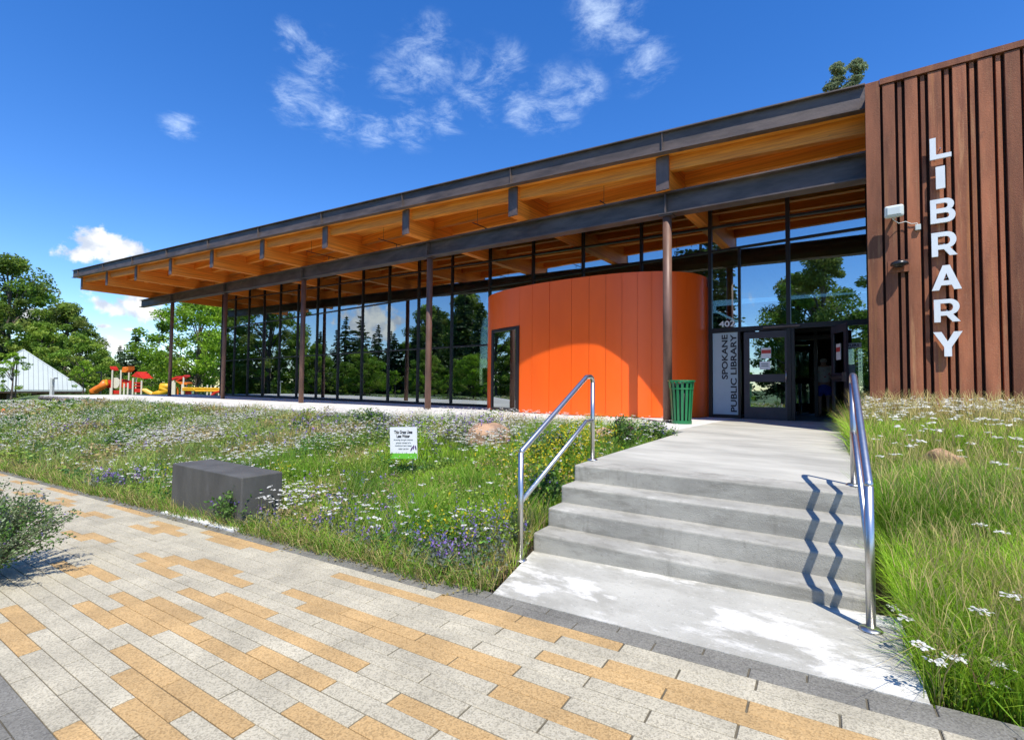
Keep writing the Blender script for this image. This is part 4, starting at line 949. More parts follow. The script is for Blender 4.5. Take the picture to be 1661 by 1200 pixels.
def build_meadow():
    r = np.random.default_rng(21)
    P = []
    yb = lambda x: yborder(x); ys = lambda x: yslab(x)
    for x0, x1, n, h0, h1, w in [(-4.6, -2.2, 60000, .12, .34, .0055), (-8, -4.6, 52000, .12, .34, .0068), (-14, -8, 34000, .13, .36, .010), (-26, -14, 40000, .14, .40, .019), (-46, -26, 26000, .12, .28, .034)]:
        x, y = scatter(x0, x1, yb, ys, n, int(-x0*10)); k = len(x)
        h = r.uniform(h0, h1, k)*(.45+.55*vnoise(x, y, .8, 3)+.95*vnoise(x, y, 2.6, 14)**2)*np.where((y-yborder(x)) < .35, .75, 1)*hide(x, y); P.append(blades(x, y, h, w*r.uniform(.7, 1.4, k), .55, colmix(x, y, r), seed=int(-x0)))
    put_stuff('meadow_grass', 'mixed green and dry grass of the sloping left meadow', 'grass', P, m_grass)
    # right hand tall grass
    P = []
    for ya, yb_, n, h0, h1, w in [(2.6, 4.4, 60000, .14, .36, .0045), (4.4, 7.0, 60000, .18, .44, .006), (7.0, 9.98, 44000, .26, .58, .009)]:
        rr = np.random.default_rng(int(ya*10)); x = rr.uniform(-.45, 3.4, n)**1.0; y = rr.uniform(ya, yb_, n); k = on_meadow(x, y); x, y = x[k], y[k]; n = len(x)
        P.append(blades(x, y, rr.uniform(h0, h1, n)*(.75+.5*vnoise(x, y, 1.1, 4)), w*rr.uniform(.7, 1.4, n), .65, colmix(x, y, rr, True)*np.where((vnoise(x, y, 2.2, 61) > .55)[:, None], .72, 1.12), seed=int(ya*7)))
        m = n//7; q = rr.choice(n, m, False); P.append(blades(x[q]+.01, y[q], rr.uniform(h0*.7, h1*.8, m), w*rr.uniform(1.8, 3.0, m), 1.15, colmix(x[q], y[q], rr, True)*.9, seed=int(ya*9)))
        m = n//9; q = rr.choice(n, m, False); k2 = vnoise(x[q], y[q], 1.5, 71) > .52; q = q[k2]; m = len(q); P.append(blades(x[q], y[q], rr.uniform(.16, .3, m), np.full(m, w), 1.6, STRAW*rr.uniform(.5, 1.05, m)[:, None], z=zground(x[q], y[q])+rr.uniform(0, .14, m), seed=int(ya*5)))
        # seed stalks
        m = n//40; x, y = x[:m], y[:m]; h = rr.uniform(h1*.9, h1*1.45, m); c = STRAW*rr.uniform(.8, 1.25, m)[:, None]
        P.append(blades(x, y, h, np.full(m, w*.55), .45, c, seed=5, tipcol=c*1.3))
        # feathery heads
        z = zground(x, y)-.04
        for q in range(3): P.append(blades(x+rr.normal(0, .03, m), y+rr.normal(0, .03, m), h*.28, np.full(m, w*.8), .6, c*1.1, z=z+h*.72, seed=50+q))
    put_stuff('tall_grass', 'tall green and straw grass on the bank right of the steps', 'grass', P, m_grass)
    # low leafy growth
    P = []
    for x0, x1, n, s in [(-5, -2.2, 30000, .013), (-10, -5, 60000, .016), (-24, -10, 46000, .030), (-46, -24, 22000, .06)]:
        x, y = scatter(x0, x1, yb, ys, n, 900+int(-x0)); k = len(x); cl = vnoise(x, y, 2.4, 44); z = zground(x, y)-.03+(.09+.50*cl**1.8)*r.random(k)**.7*hide(x, y)
        v = vnoise(x, y, .9, 12); c = np.where((v > .62)[:, None], DARKG*1.7, np.where((v < .36)[:, None], STRAW*.7+PINK*.25, OLIVE*.6+LIME*.4))*r.uniform(.55, 1.45, k)[:, None]
        P.append(leafquads(np.c_[x, y, z], s*r.uniform(.6, 1.5, k), c, r, .55))
    for x0, x1, y0, y1, n, s in [(0.05, 3.4, 2.7, 5.5, 5000, .02), (0.05, 3.4, 5.5, 9.9, 6000, .03)]:
        x = r.uniform(x0, x1, n); y = r.uniform(y0, y1, n); k = on_meadow(x, y); x, y = x[k], y[k]; z = zground(x, y)+r.uniform(-.03, .16, len(x)); P.append(leafquads(np.c_[x, y, z], s*r.uniform(.6, 1.4, len(x)), OLIVE*r.uniform(.6, 1.4, len(x))[:, None], r, .5))
    put_stuff('meadow_herbs', 'low leafy herbs among the meadow grass', 'plants', P, m_leaf)
def leafquads(Pc, s, col, r, up=.3):
    """small bent leaf faces: centre, size, colour"""
    n = len(Pc); a = r.normal(size=(n, 3)); a[:, 2] *= up; a /= np.linalg.norm(a, axis=1)[:, None]
    b = r.normal(size=(n, 3)); b -= a*(a*b).sum(1)[:, None]; b /= np.linalg.norm(b, axis=1)[:, None]
    s = np.asarray(s)[:, None]
    V = np.stack([Pc-a*s, Pc+b*s*.55, Pc+a*s, Pc-b*s*.55], 1).reshape(-1, 3)
    F = np.arange(4*n).reshape(-1, 4); C = np.repeat(np.clip(col, 0, 1), 4, 0); return V, F, C
def discs(Pc, s, col, r, k=6, flat=.18):
    n = len(Pc); t = np.linspace(0, 2*np.pi, k, endpoint=False); up = np.c_[r.normal(0, flat, n), r.normal(0, flat, n), np.ones(n)]; up /= np.linalg.norm(up, axis=1)[:, None]
    a = np.cross(up, np.array([1., .3, 0])); a /= np.linalg.norm(a, axis=1)[:, None]; b = np.cross(up, a); ph = r.uniform(0, 6, n)[:, None]
    rad = s[:, None]*r.uniform(.75, 1.2, (n, k))
    V = Pc[:, None, :]+rad[..., None]*(np.cos(t+ph)[..., None]*a[:, None, :]+np.sin(t+ph)[..., None]*b[:, None, :])
    top = (Pc+up*s[:, None]*.35)
    V = np.concatenate([V, top[:, None, :]], 1).reshape(-1, 3); i = np.arange(n)[:, None]*(k+1)
    F = np.concatenate([np.c_[i+j, i+(j+1) % k, i+k, i+k] for j in range(k)])
    return V, F[:, :3], np.repeat(col, k+1, 0)
def quadify(F3): return np.c_[F3, F3[:, 2]]
def tris(name, label, cat, parts, mat, kind='stuff'):
    V, F, C = join(parts); o = colour_mesh(name, V, F, C, mat); place(o)
    return tag(o, label, cat, kind=kind) if kind else o
WHITE = np.array([.80, .79, .74])
def yarrow_parts(x, y, h, s, r, heads=7):
    n = len(x); z = zground(x, y)-.03; P = []
    for q in range(heads):
        ox, oy = r.normal(0, 1, n)*s*.55, r.normal(0, 1, n)*s*.55
        P.append(discs(np.c_[x+ox, y+oy, z+h+r.uniform(-.2, .15, n)*s], s*r.uniform(.28, .5, n)*(1 if heads < 10 else .55), WHITE*r.uniform(.82, 1.1, n)[:, None], r, 6, .3))
    V, F, C = blades(x, y, h, np.full(n, .004)*np.maximum(1, s/.03), .02, np.tile(OLIVE, (n, 1)), z=z, seed=3)
    F3 = np.concatenate([F[:, [0, 1, 2]], F[:, [0, 2, 3]]]); P.append((V, F3, C)); return P
def build_flowers():
    r = np.random.default_rng(33); yb = lambda x: yborder(x)+.1; ys = lambda x: yslab(x)-.05
    P = []
    for x0, x1, n, s, hd in [(-4.6, -2.4, 420, .024, 7), (-9, -4.6, 2600, .024, 6), (-16, -9, 3200, .028, 4), (-28, -16, 1900, .046, 2), (-45, -28, 900, .08, 1)]:
        x, y = scatter(x0, x1, yb, ys, n*2, 70+int(-x0)); d = vnoise(x, y, .5, 31); k = (r.random(len(x)) < np.clip((d-.32)*3.0, .08, 1)); x, y = x[k], y[k]
        P += yarrow_parts(x, y, r.uniform(.26, .44, len(x)), s*r.uniform(.7, 1.4, len(x)), r, hd)
    n = 620; x = r.uniform(-.3, 3.2, n); y = 5.2+4.7*np.sqrt(r.random(n)); k = on_meadow(x, y); x, y = x[k], y[k]; P += yarrow_parts(x, y, r.uniform(.38, .56, len(x))+.12*(y > 7), .036*r.uniform(.7, 1.3, len(x)), r, 7)
    tris('meadow_yarrow', 'countless small flat white yarrow heads over the meadow', 'flowers', P, m_leaf)
    # nearest yarrow plants: one thing each
    spots = [(1450, 985), (1465, 1000), (1497, 1047), (1522, 1072), (1610, 1108), (1592, 990), (1620, 1076), (1548, 1065), (1425, 1000), (1655, 760), (1600, 680), (1590, 850), (1625, 862), (1560, 740), (1500, 660), (1640, 965)]
    near = ['white yarrow head %s' % w for w in ('beside the foot of the right handrail', 'just right of the right handrail foot', 'low in the grass right of the pad', 'over the pad corner in the right grass', 'lowest in the right hand grass', 'halfway up the right hand grass bank', 'near the right edge below the bank', 'next to the lowest yarrow on the right', 'touching the right handrail post', 'at the right edge below the rust wall', 'under the rust wall near the letters', 'in the middle of the right bank', 'right of the middle of the right bank', 'below the tan rock on the right bank', 'under the rust wall by the tan rock', 'at the right edge of the lower bank')]
    for (px, py), lab in zip(spots, near):
        # ground point below the head: walk the ray until the head sits 0.3-0.4 m above the ground
        d = ray(px, py)
        for tt in np.linspace(2., 14, 400):
            q = d*tt+Vector((0, 0, EYE))
            if q.z-gz(q.x, q.y) < .33 and q.x > .05-MS*(q.y-3.3): break
        x, y = np.array([q.x]), np.array([q.y])
        V, F, C = join(yarrow_parts(x, y, np.array([q.z-gz(q.x, q.y)+.03]), np.array([.034]), r, 26)); base = np.array([q.x, q.y, gz(q.x, q.y)-.03])
        o = colour_mesh('yarrow_plant', V-base, F, C, m_leaf, base); place(o); tag(o, lab, 'flower', 'yarrow plants in the right hand grass')
    # purple vetch drifts
    P = []; PUR = np.array([.20, .16, .42]); PUR2 = np.array([.36, .20, .50]); SIL = np.array([.20, .24, .16])
    def vetch(cx, cy, rad, n, s, hgt):
        x = cx+r.normal(0, rad*.5, n); y = cy+r.normal(0, rad*.35, n); k = on_meadow(x, y); x, y = x[k], y[k]; n = len(x)
        if n == 0: return
        z = zground(x, y); h = hgt*r.uniform(.5, 1.1, n)
        for q in range(7): P.append(leafquads(np.c_[x+r.normal(0, s*1.2, n), y+r.normal(0, s*1.2, n), z+h*r.uniform(.1, .85, n)], s*r.uniform(.7, 1.3, n), SIL*r.uniform(.5, 1.3, n)[:, None], r, .8))
        m = int(n*.45)
        for q in range(5): P.append(leafquads(np.c_[x+r.normal(0, s*.5, n), y+r.normal(0, s*.5, n), z+h*r.uniform(.75, 1.15, n)][:m], (s*r.uniform(.5, .9, n))[:m], np.where((r.random(n) < .6)[:, None], PUR, PUR2)[:m]*r.uniform(.7, 1.6, m)[:, None], r, .8))
    for px, py, rad, n, s, h in [(735, 872, .42, 120, .016, .30), (790, 845, .45, 150, .016, .34), (600, 850, .5, 70, .016, .28), (530, 835, .4, 60, .016, .28), (705, 890, .2, 60, .018, .26), (650, 820, .6, 70, .018, .25), (480, 800, .7, 90, .02, .25), (410, 830, .4, 50, .02, .24), (560, 800, .5, 50, .02, .22), (310, 690, 1.6, 90, .03, .3), (200, 770, .8, 110, .028, .25), (160, 775, .6, 70, .028, .25), (230, 720, 1.2, 60, .03, .3), (130, 690, 2., 60, .045, .35), (60, 700, 1.8, 40, .045, .3), (350, 680, 2., 70, .04, .35), (700, 690, 1.3, 130, .03, .42), (620, 690, 1.2, 60, .03, .4), (780, 686, 1.1, 110, .028, .42), (440, 700, 1.6, 60, .035, .36), (600, 770, .5, 40, .02, .24), (880, 705, .8, 100, .025, .3), (500, 680, 1.6, 110, .04, .32), (900, 760, .35, 30, .018, .25)]:
        d = ray(px, py)
        for tt in np.linspace(2., 45, 900):
            q = d*tt+Vector((0, 0, EYE))
            if q.z-gz(q.x, q.y) < h*.8: break
        vetch(q.x, q.y, rad, n, s, h)
    put_stuff('purple_vetch', 'drifts of small purple vetch flowers through the meadow', 'flowers', P, m_leaf)
    # yellow clover by the rail
    P = []; YEL = np.array([.78, .62, .03])
    for cx, cy, rx, ry, n, h in [(-3.3, 5.3, .55, .9, 520, .5), (-2.85, 4.5, .3, .6, 260, .45), (-3.6, 6.6, .7, .6, 200, .4), (-6.6, 3.3, .35, .25, 60, .3), (-2.9, 2.9, .35, .25, 60, .3), (-2.6, 3.3, .2, .3, 40, .3), (-9, 2.6, 1., .3, 60, .25)]:
        x = cx+r.normal(0, rx*.6, n); y = cy+r.normal(0, ry*.6, n); k = on_meadow(x, y); x, y = x[k], y[k]; n2 = len(x); z = zground(x, y); hh = h*r.uniform(.3, 1.1, n2)
        for q in range(4): P.append(leafquads(np.c_[x+r.normal(0, .03, n2), y+r.normal(0, .03, n2), z+hh*r.uniform(.2, 1., n2)], .022*r.uniform(.7, 1.4, n2), GREEN*r.uniform(.6, 1.3, n2)[:, None], r, .7))
        for q in range(3): P.append(leafquads(np.c_[x+r.normal(0, .012, n2), y+r.normal(0, .012, n2), z+hh+r.normal(0, .03, n2)], .0125*r.uniform(.7, 1.5, n2), YEL*r.uniform(.7, 1.15, n2)[:, None], r, .8))
    put_stuff('yellow_clover', 'yellow flowering clover crowding the left handrail', 'flowers', P, m_leaf)
    # dry stems and leaves fallen across the grey border
    n = 900; x = -14+13.2*r.random(n)**.7; y = yborder(x)+r.normal(.0, .07, n)-.03; k = x < -2.2; x, y = x[k], y[k]; n = len(x)
    V1 = leafquads(np.c_[x, y, zpath(x)+.016+r.uniform(0, .012, n)], r.uniform(.008, .022, n), STRAW*r.uniform(.35, .9, n)[:, None], r, .12)
    n = 8200; x = -15+12.9*r.random(n)**.7; y = yborder(x)+r.uniform(-.05, .16, n)-.05*vnoise(x, x*0, 1.9, 8); h = r.uniform(.07, .26, n)
    V2 = blades(x, y, h, .006*r.uniform(.7, 1.3, n)*np.maximum(1, -x/6), 1.1, np.where((r.random(n) < .5)[:, None], STRAW*.9, GREEN)*r.uniform(.6, 1.2, n)[:, None], z=zpath(x)-.01, seed=77)
    k = on_meadow(x, yborder(x)+.3+0*x); put_stuff('border_litter', 'dry stems and leaves spilling over the grey border', 'plant litter', [V1, V2], m_grass)
build_meadow(); build_flowers()

def shrub(name, label, c, rad, hgt, nstem, nleaf, ls, cols, flower, seed, cat='shrub', lean=None, mat=None):
    r = np.random.default_rng(seed); t = empty(name, c, label, cat)
    st = MB(); P = []; FL = []
    for i in range(nstem):
        a = r.uniform(0, 2*np.pi); e = r.uniform(.15, 1.0); d = np.array([math.cos(a)*e*rad, math.sin(a)*e*rad, hgt*(1.05-.45*e*e)*r.uniform(.75, 1.1)])
        if lean is not None: d[:2] += np.array(lean)*r.random()
        pts = [Vector(c)+Vector((d[0]*q, d[1]*q, d[2]*(q**.8))) for q in (0, .35, .7, 1.)]; st.tube(pts, [.006, .004, .003, .0015], 4, False)
        m = nleaf; q = r.random(m)**.75; pos = np.array(c)+np.c_[d[0]*q, d[1]*q, d[2]*q**.8]+r.normal(0, ls*1.6, (m, 3)); pos[:, 2] = np.maximum(pos[:, 2], c[2]+.01)
        P.append(leafquads(pos, ls*r.uniform(.5, 1.3, m), cols[i % len(cols)]*r.uniform(.55, 1.4, m)[:, None], r, .7))
        if flower is not None and i % 2 == 0:
            m = 7; pos = np.array(c)+d*np.array([1, 1, 1])*r.uniform(.85, 1.02, (m, 1))+r.normal(0, ls, (m, 3)); FL.append(leafquads(pos, ls*.7*r.uniform(.6, 1.2, m), flower*r.uniform(.7, 1.5, m)[:, None], r, .7))
    st.obj('stem', m_bark, t)
    V, F, C = join(P); o = colour_mesh('foliage', V-np.array(c), F, C, m_leaf, c); place(o, t)
    if FL: V, F, C = join(FL); o = colour_mesh('blossom', V-np.array(c), F, C, m_leaf, c); place(o, t)
SILV = [np.array([.20, .28, .11]), np.array([.27, .33, .18]), np.array([.13, .25, .05])]
PURP = np.array([.16, .11, .36])
shrub('flowering_shrub', 'bushy purple flowered shrub at the left edge of the paving', (-5.28, .42, float(zpath(-5.28))), .62, .64, 150, 150, .012, SILV, PURP, 3)
for i, (px, py, Y, rad, h, n, lab) in enumerate([(605, 690, 6.6, .55, .5, 60, 'dark green bushy plant left of the garden notice near the terrace'), (195, 735, 3.3, .55, .40, 50, 'dark green clump in the meadow behind the path edge'), (1005, 690, 6.6, .28, .55, 34, 'tall reddish flower spike plant in front of the orange wall'),
                                              (900, 700, 5.6, .4, .5, 40, 'leafy green plant behind the left handrail'), (880, 840, 4.0, .25, .5, 30, 'green weed growing against the side of the steps'), (1060, 690, 7.7, .45, .34, 36, 'flowering weeds spilling onto the walk below the column'), (392, 838, 2.32, .3, .42, 46, 'dry weedy plant against the right corner of the block bench')]):
    c = onY(px, py, Y); shrub('meadow_plant', lab, (c.x, Y, gz(c.x, Y)-.02), rad, h, n, 70, .022, [np.array([.09, .20, .035]), np.array([.15, .26, .06])], PURP if i != 2 else np.array([.35, .10, .22]), 40+i, 'plant')

# ------------------------------------------------------------------ trees
def leaf_tree(seed, h, rad, trunk_h, nleaf, ls, cols, clumps=70, shape=1.0):
    """returns (wood mesh, crown mesh) with the base at the origin"""
    r = np.random.default_rng(seed); w = MB()
    w.tube([(0, 0, -.2), (.05, .02, trunk_h*.6), (0, .1, h*.55), (.1, 0, h*.85)], [h*.022, h*.017, h*.010, h*.003], 8)
    cc = []
    for i in range(clumps):
        z = trunk_h*.75+(h-trunk_h*.75)*r.random()**.85; f = (z-trunk_h*.75)/(h-trunk_h*.75)
        prof = math.sin(math.pi*min(1, .12+f*.86))**.7*(1.12-.35*f*shape); a = r.uniform(0, 2*np.pi); q = rad*prof*math.sqrt(r.uniform(.12, 1.0))*r.uniform(.75, 1.28)
        cc.append((q*math.cos(a), q*math.sin(a), z, rad*r.uniform(.09, .23)))
        if i % 3 == 0:
            s = Vector((0, .05, max(trunk_h*.6, z-rad*.7))); e = Vector(cc[-1][:3]); m = s.lerp(e, .5)+Vector((0, 0, .25)); w.tube([s, m, e], [h*.008, h*.005, h*.002], 5, False)
    P = []
    per = max(8, nleaf//clumps)
    for x, y, z, cr in cc:
        d = r.normal(size=(per, 3)); d /= np.linalg.norm(d, axis=1)[:, None]; pos = np.array([x, y, z])+d*cr*(r.random((per, 1))**.45)*np.array([1.15, 1.15, .8])
        c = cols[r.integers(len(cols))]*r.uniform(.75, 1.25)
        P.append(leafquads(pos, ls*r.uniform(.6, 1.4, per), c*r.uniform(.65, 1.4, per)[:, None], r, .6))
    return w.mesh('trunk'), join(P)
def conifer(seed, h, rad, nlev, ls, cols, gap=.12, dens=26, ponderosa=False):
    r = np.random.default_rng(seed); w = MB(); w.tube([(0, 0, -.2), (0, .03, h*.5), (0, 0, h)], [h*.018, h*.011, h*.002], 7); P = []
    for i in range(nlev):
        f = (i+r.random()*.6)/nlev; z = h*(gap+(1-gap)*f)
        q = rad*((1-f)**.85*(.8+.4*r.random())+.03) if not ponderosa else rad*(math.sin(math.pi*min(1, .18+.8*f))**.8)*r.uniform(.5, 1.1)
        nb = int(5+5*(1-f))
        for b in range(nb):
            a = r.uniform(0, 2*np.pi); ln = q*r.uniform(.65, 1.1); dr = -.22*ln if not ponderosa else .10*ln
            e = Vector((math.cos(a)*ln, math.sin(a)*ln, z+dr)); w.tube([(0, 0, z), e], [h*.003, h*.001], 3, False)
            m = int(dens*(.35+ln/rad)); t = r.random(m)**.7; pos = np.c_[e.x*t, e.y*t, z+dr*t]+r.normal(0, 1, (m, 3))*np.array([.10, .10, .05])*(ln*.9+ls)
            P.append(leafquads(pos, ls*r.uniform(.6, 1.3, m), cols[r.integers(len(cols))]*r.uniform(.55, 1.35, m)[:, None], r, .35))
    return w.mesh('trunk'), join(P)
def crown_mesh(VFC):
    V, F, C = VFC; o = colour_mesh('crown', V, F, C, m_leaf); me = o.data; bpy.data.objects.remove(o); return me
def plant_tree(name, meshes, loc, label, sc=1., rz=0., group=None):
    t = empty(name, loc, label, 'tree', group)
    for nm, me in zip(('trunk', 'crown'), meshes):
        if nm == 'trunk' and not me.materials: me.materials.append(m_bark)
        o = bpy.data.objects.new(nm, me); o.matrix_basis = Matrix.Translation(Vector(loc)) @ Matrix.Rotation(rz, 4, 'Z') @ Matrix.Scale(sc, 4); place(o, t)
    return t
A = np.array
def build_trees():
    dk = [A([.11, .18, .03]), A([.15, .22, .035]), A([.22, .27, .055])]; md = [A([.16, .28, .03]), A([.22, .33, .04]), A([.27, .36, .05])]; br = [A([.22, .38, .025]), A([.28, .44, .03]), A([.17, .31, .022])]
    bl = [A([.055, .10, .04]), A([.07, .125, .042]), A([.09, .15, .045])]; pn = [A([.08, .13, .035]), A([.07, .10, .03]), A([.09, .11, .035])]
    def mk(f): w, c = f; return (w, crown_mesh(c))
    T = dict(big=mk(leaf_tree(1, 20, 7.5, 3.5, 30000, .19, dk+md[:2], 120)), big2=mk(leaf_tree(2, 17, 6.0, 3., 24000, .18, dk+md, 100)), mid=mk(leaf_tree(3, 9, 3.6, 1.4, 15000, .12, md, 80)), bright=mk(leaf_tree(4, 10, 5.0, 1.6, 24000, .125, br, 110, .6)),
             small=mk(leaf_tree(5, 4.5, 1.6, 1.3, 3600, .07, br, 34)), fir=mk(conifer(6, 14, 4.0, 34, .22, bl, .04, 46)), fir2=mk(conifer(7, 18, 3.4, 36, .22, bl+pn[:1], .08, 36)), pinebush=mk(leaf_tree(15, 14, 1.9, 2.5, 20000, .085, [A([.17, .23, .12]), A([.22, .28, .15])], 90, 2.1)), pine=mk(conifer(8, 22, 3.4, 26, .30, pn, .22, 36, True)))
    def at(px, dist, z=.25): p = far(px, 640, dist); return (p.x, p.y, gz(p.x, p.y)-.02)
    def put(nm, key, px, dist, sc, lab, rz, grp='trees around the park', z=.25):
        q = at(px, dist, z); plant_tree(nm, T[key], q, lab, sc*(1.13 if q[2] < -1 else 1.), rz, grp)
    put('leafy_tree', 'big', 8, 78, 1.06, 'tall dark leafy tree behind the pavilion at the left edge', .3)
    put('leafy_tree', 'big2', 104, 80, .86, 'leafy tree rising right of the pavilion roof', 1.4)
    put('leafy_tree', 'mid', 62, 74, 1.25, 'lower leafy tree just behind the pavilion roof', 2.)
    put('leafy_tree', 'mid', 128, 72, 1.05, 'round leafy tree at the right end of the pavilion', 3.)
    put('leafy_tree', 'big2', -40, 84, 1.0, 'leafy tree partly cut by the left edge of the picture', 4.)
    put('leafy_tree', 'mid', 160, 88, .95, 'pale green tree behind the left play tower', .7)
    put('fir_tree', 'fir', 216, 98, .95, 'dark pointed fir in the gap behind the playground', .2)
    put('fir_tree', 'fir', 192, 125, .86, 'more distant thin fir left of the pointed one', 1.2)
    put('leafy_tree', 'mid', 172, 100, .8, 'leafy tree left of the dark firs', 2.2)
    put('leafy_tree', 'mid', 244, 95, .8, 'dark leafy tree between the firs and the bright tree', 1.)
    put('leafy_tree', 'bright', 318, 54, 1.06, 'bright green spreading tree seen between the left columns', .5)
    put('leafy_tree', 'bright', 262, 62, .62, 'small bright tree left of the spreading one', 2.5)
    put('leafy_tree', 'mid', 345, 66, 1.0, 'leafy tree behind the bright spreading tree', 4.2)
    put('leafy_tree', 'mid', 205, 66, .42, 'small tree between the two play towers', 1.9)
    put('leafy_tree', 'big2', 420, 66, .8, 'tree beyond the far glass corner', .2)
    put('sapling', 'small', 18, 44, .98, 'young tree in front of the pavilion roof', .2)
    put('sapling', 'small', 134, 52, .80, 'young tree beside the left play tower', 1.1)
    # evergreen tops over the roof by the rust wall
    for px, Y, s, lab in ((1358, 44, 1.1, 'evergreen tip showing over the roof beside the rust wall'), (1389, 43, 1.15, 'taller evergreen tip touching the rust wall corner')):
        tp = onY(px, 101 if px > 1380 else 106, Y); plant_tree('leafy_tree', T['pinebush'], (tp.x, Y, tp.z-14*s), lab, s, px, 'trees behind the roof')
    # far belt of trees all round the park, told apart only as one row
    r = random.Random(9)
    for i in range(16):
        a = math.radians(-86+i*2.6); d = r.uniform(115, 150); x, y = math.sin(a)*d, math.cos(a)*d
        plant_tree('leafy_tree', T[r.choice(['big2', 'mid', 'big2'])], (x, y, gz(x, y)-.05), 'far leafy tree in the belt closing the park', r.uniform(.45, .62), r.uniform(0, 6), 'far tree belt')
    # trees across the path behind the viewer: the glass mirrors them
    sp = []
    for i in range(48):
        x = -122+i*2.6+r.uniform(-1.5, 1.5); y = -r.uniform(30, 52)
        sp.append((x, y, r.choice(['fir2', 'fir2', 'fir', 'fir2', 'big2', 'pine', 'fir', 'fir2']), r.uniform(.8, 1.3)*(1 if x < -12 else .7)))
    for i in range(26):
        x = -110+i*3.6+r.uniform(-1, 1); sp.append((x, -r.uniform(12, 24)-(12 if x > -24 else 0), r.choice(['bright', 'mid', 'fir', 'mid']), r.uniform(.5, .8)))
    for i in range(16):
        sp.append((-130+i*4.6+r.uniform(-1, 1), -r.uniform(2, 9), r.choice(['bright', 'mid', 'bright', 'big2']), r.uniform(.7, 1.0)))
    for i in range(10):
        sp.append((-46+i*4.2+r.uniform(-1, 1), -r.uniform(9, 15), 'small', r.uniform(.5, .8)))
    for x, y, k, s in sp:
        if math.hypot(x, y) < 7: continue
        cone = k in ('fir', 'fir2', 'pine')
        plant_tree('fir_tree' if cone else 'leafy_tree', T[k], (x, y, gz(x, y)-.05), 'conifer across the path, seen mirrored in the glass front' if cone else 'leafy tree across the path, seen mirrored in the glass front', s, r.uniform(0, 6), 'conifers mirrored in the glass' if cone else 'leafy trees mirrored in the glass')
build_trees()

# ------------------------------------------------------------------ park furniture far left
def build_pavilion():
    d = 62.; hr = ray(38, 632); n = Vector((hr.x, hr.y, 0)); sc_ = n.length; n.normalize(); u = Vector((n.y, -n.x, 0))
    M0 = far(38, 632, d); q = ray(139, 632); # eave end: where the sight line meets the eave line square to the view
    tq = (M0.x*n.x+M0.y*n.y)/(q.x*n.x+q.y*n.y); e1 = q*tq+Vector((0, 0, EYE)); wv = (e1-M0).dot(u); e1 = M0+u*wv; e0 = M0-u*wv
    wdt = 2*abs(wv); ap = ray(38, 567); apex = ap*(d*(1+wdt*.42/(sc_*d)))+Vector((0, 0, EYE)); c = M0+n*wdt*.42
    t = empty('park_pavilion', (c.x, c.y, gz(c.x, c.y)), 'open park pavilion with a pale metal hipped roof', 'pavilion')
    ez = e1.z; p = [e0.copy(), e1.copy(), e1+n*wdt*.84, e0+n*wdt*.84]
    for q in p: q.z = ez
    m = MB(); k = len(m.v); m.v += [tuple(q) for q in p]+[tuple(q-Vector((0, 0, .22))) for q in p]+[tuple(apex)]
    m.f += [(0, 1, 8), (1, 2, 8), (2, 3, 8), (3, 0, 8), (0, 4, 5, 1), (1, 5, 6, 2), (2, 6, 7, 3), (3, 7, 4, 0), (7, 6, 5, 4)]; rf = m.obj('roof', m_roofm, t)
    ns = 26
    for i in range(1, ns):
        b = e0.lerp(e1, i/ns); b.z = ez; f = 1-abs(i/ns-.5)*2; mid = (p[0]+p[1])/2
        top = b.copy(); # seams run up the slope, parallel to the fall line, until the hip
        top = b+(apex-mid)*f; s = MB(); s.tube([b+Vector((0, 0, .02)), top+Vector((0, 0, .02))], .035, 4); s.obj('standing_seam', m_seamd, rf)
    for a, b in ((p[0], apex), (p[1], apex)):
        s = MB(); s.tube([a, b], .09, 5); s.obj('hip_cap', m_roofm, rf)
    fb = MB(); fb.tube([p[0]+n*.15-Vector((0, 0, .3)), p[1]+n*.15-Vector((0, 0, .3))], .14, 4); fb.obj('eave_fascia', m_brown, t)
    for i in range(6):
        q = (e0+n*.7).lerp(e1+n*.7, (i+.4)/5.8); w_ = MB(); w_.rbox((q.x, q.y, -2.4), .45 if i % 2 else .9, .4, ez-.25+2.4, math.atan2(u.y, u.x)); w_.obj('post', m_brown, t)
    for i in range(2):
        q = (e0+n*6).lerp(e1+n*6, .3+.4*i); w_ = MB(); w_.rbox((q.x, q.y, -2.4), 3.2, .3, ez-.25+2.4, math.atan2(u.y, u.x)); w_.obj('back_wall', m_brown, t)
build_pavilion()
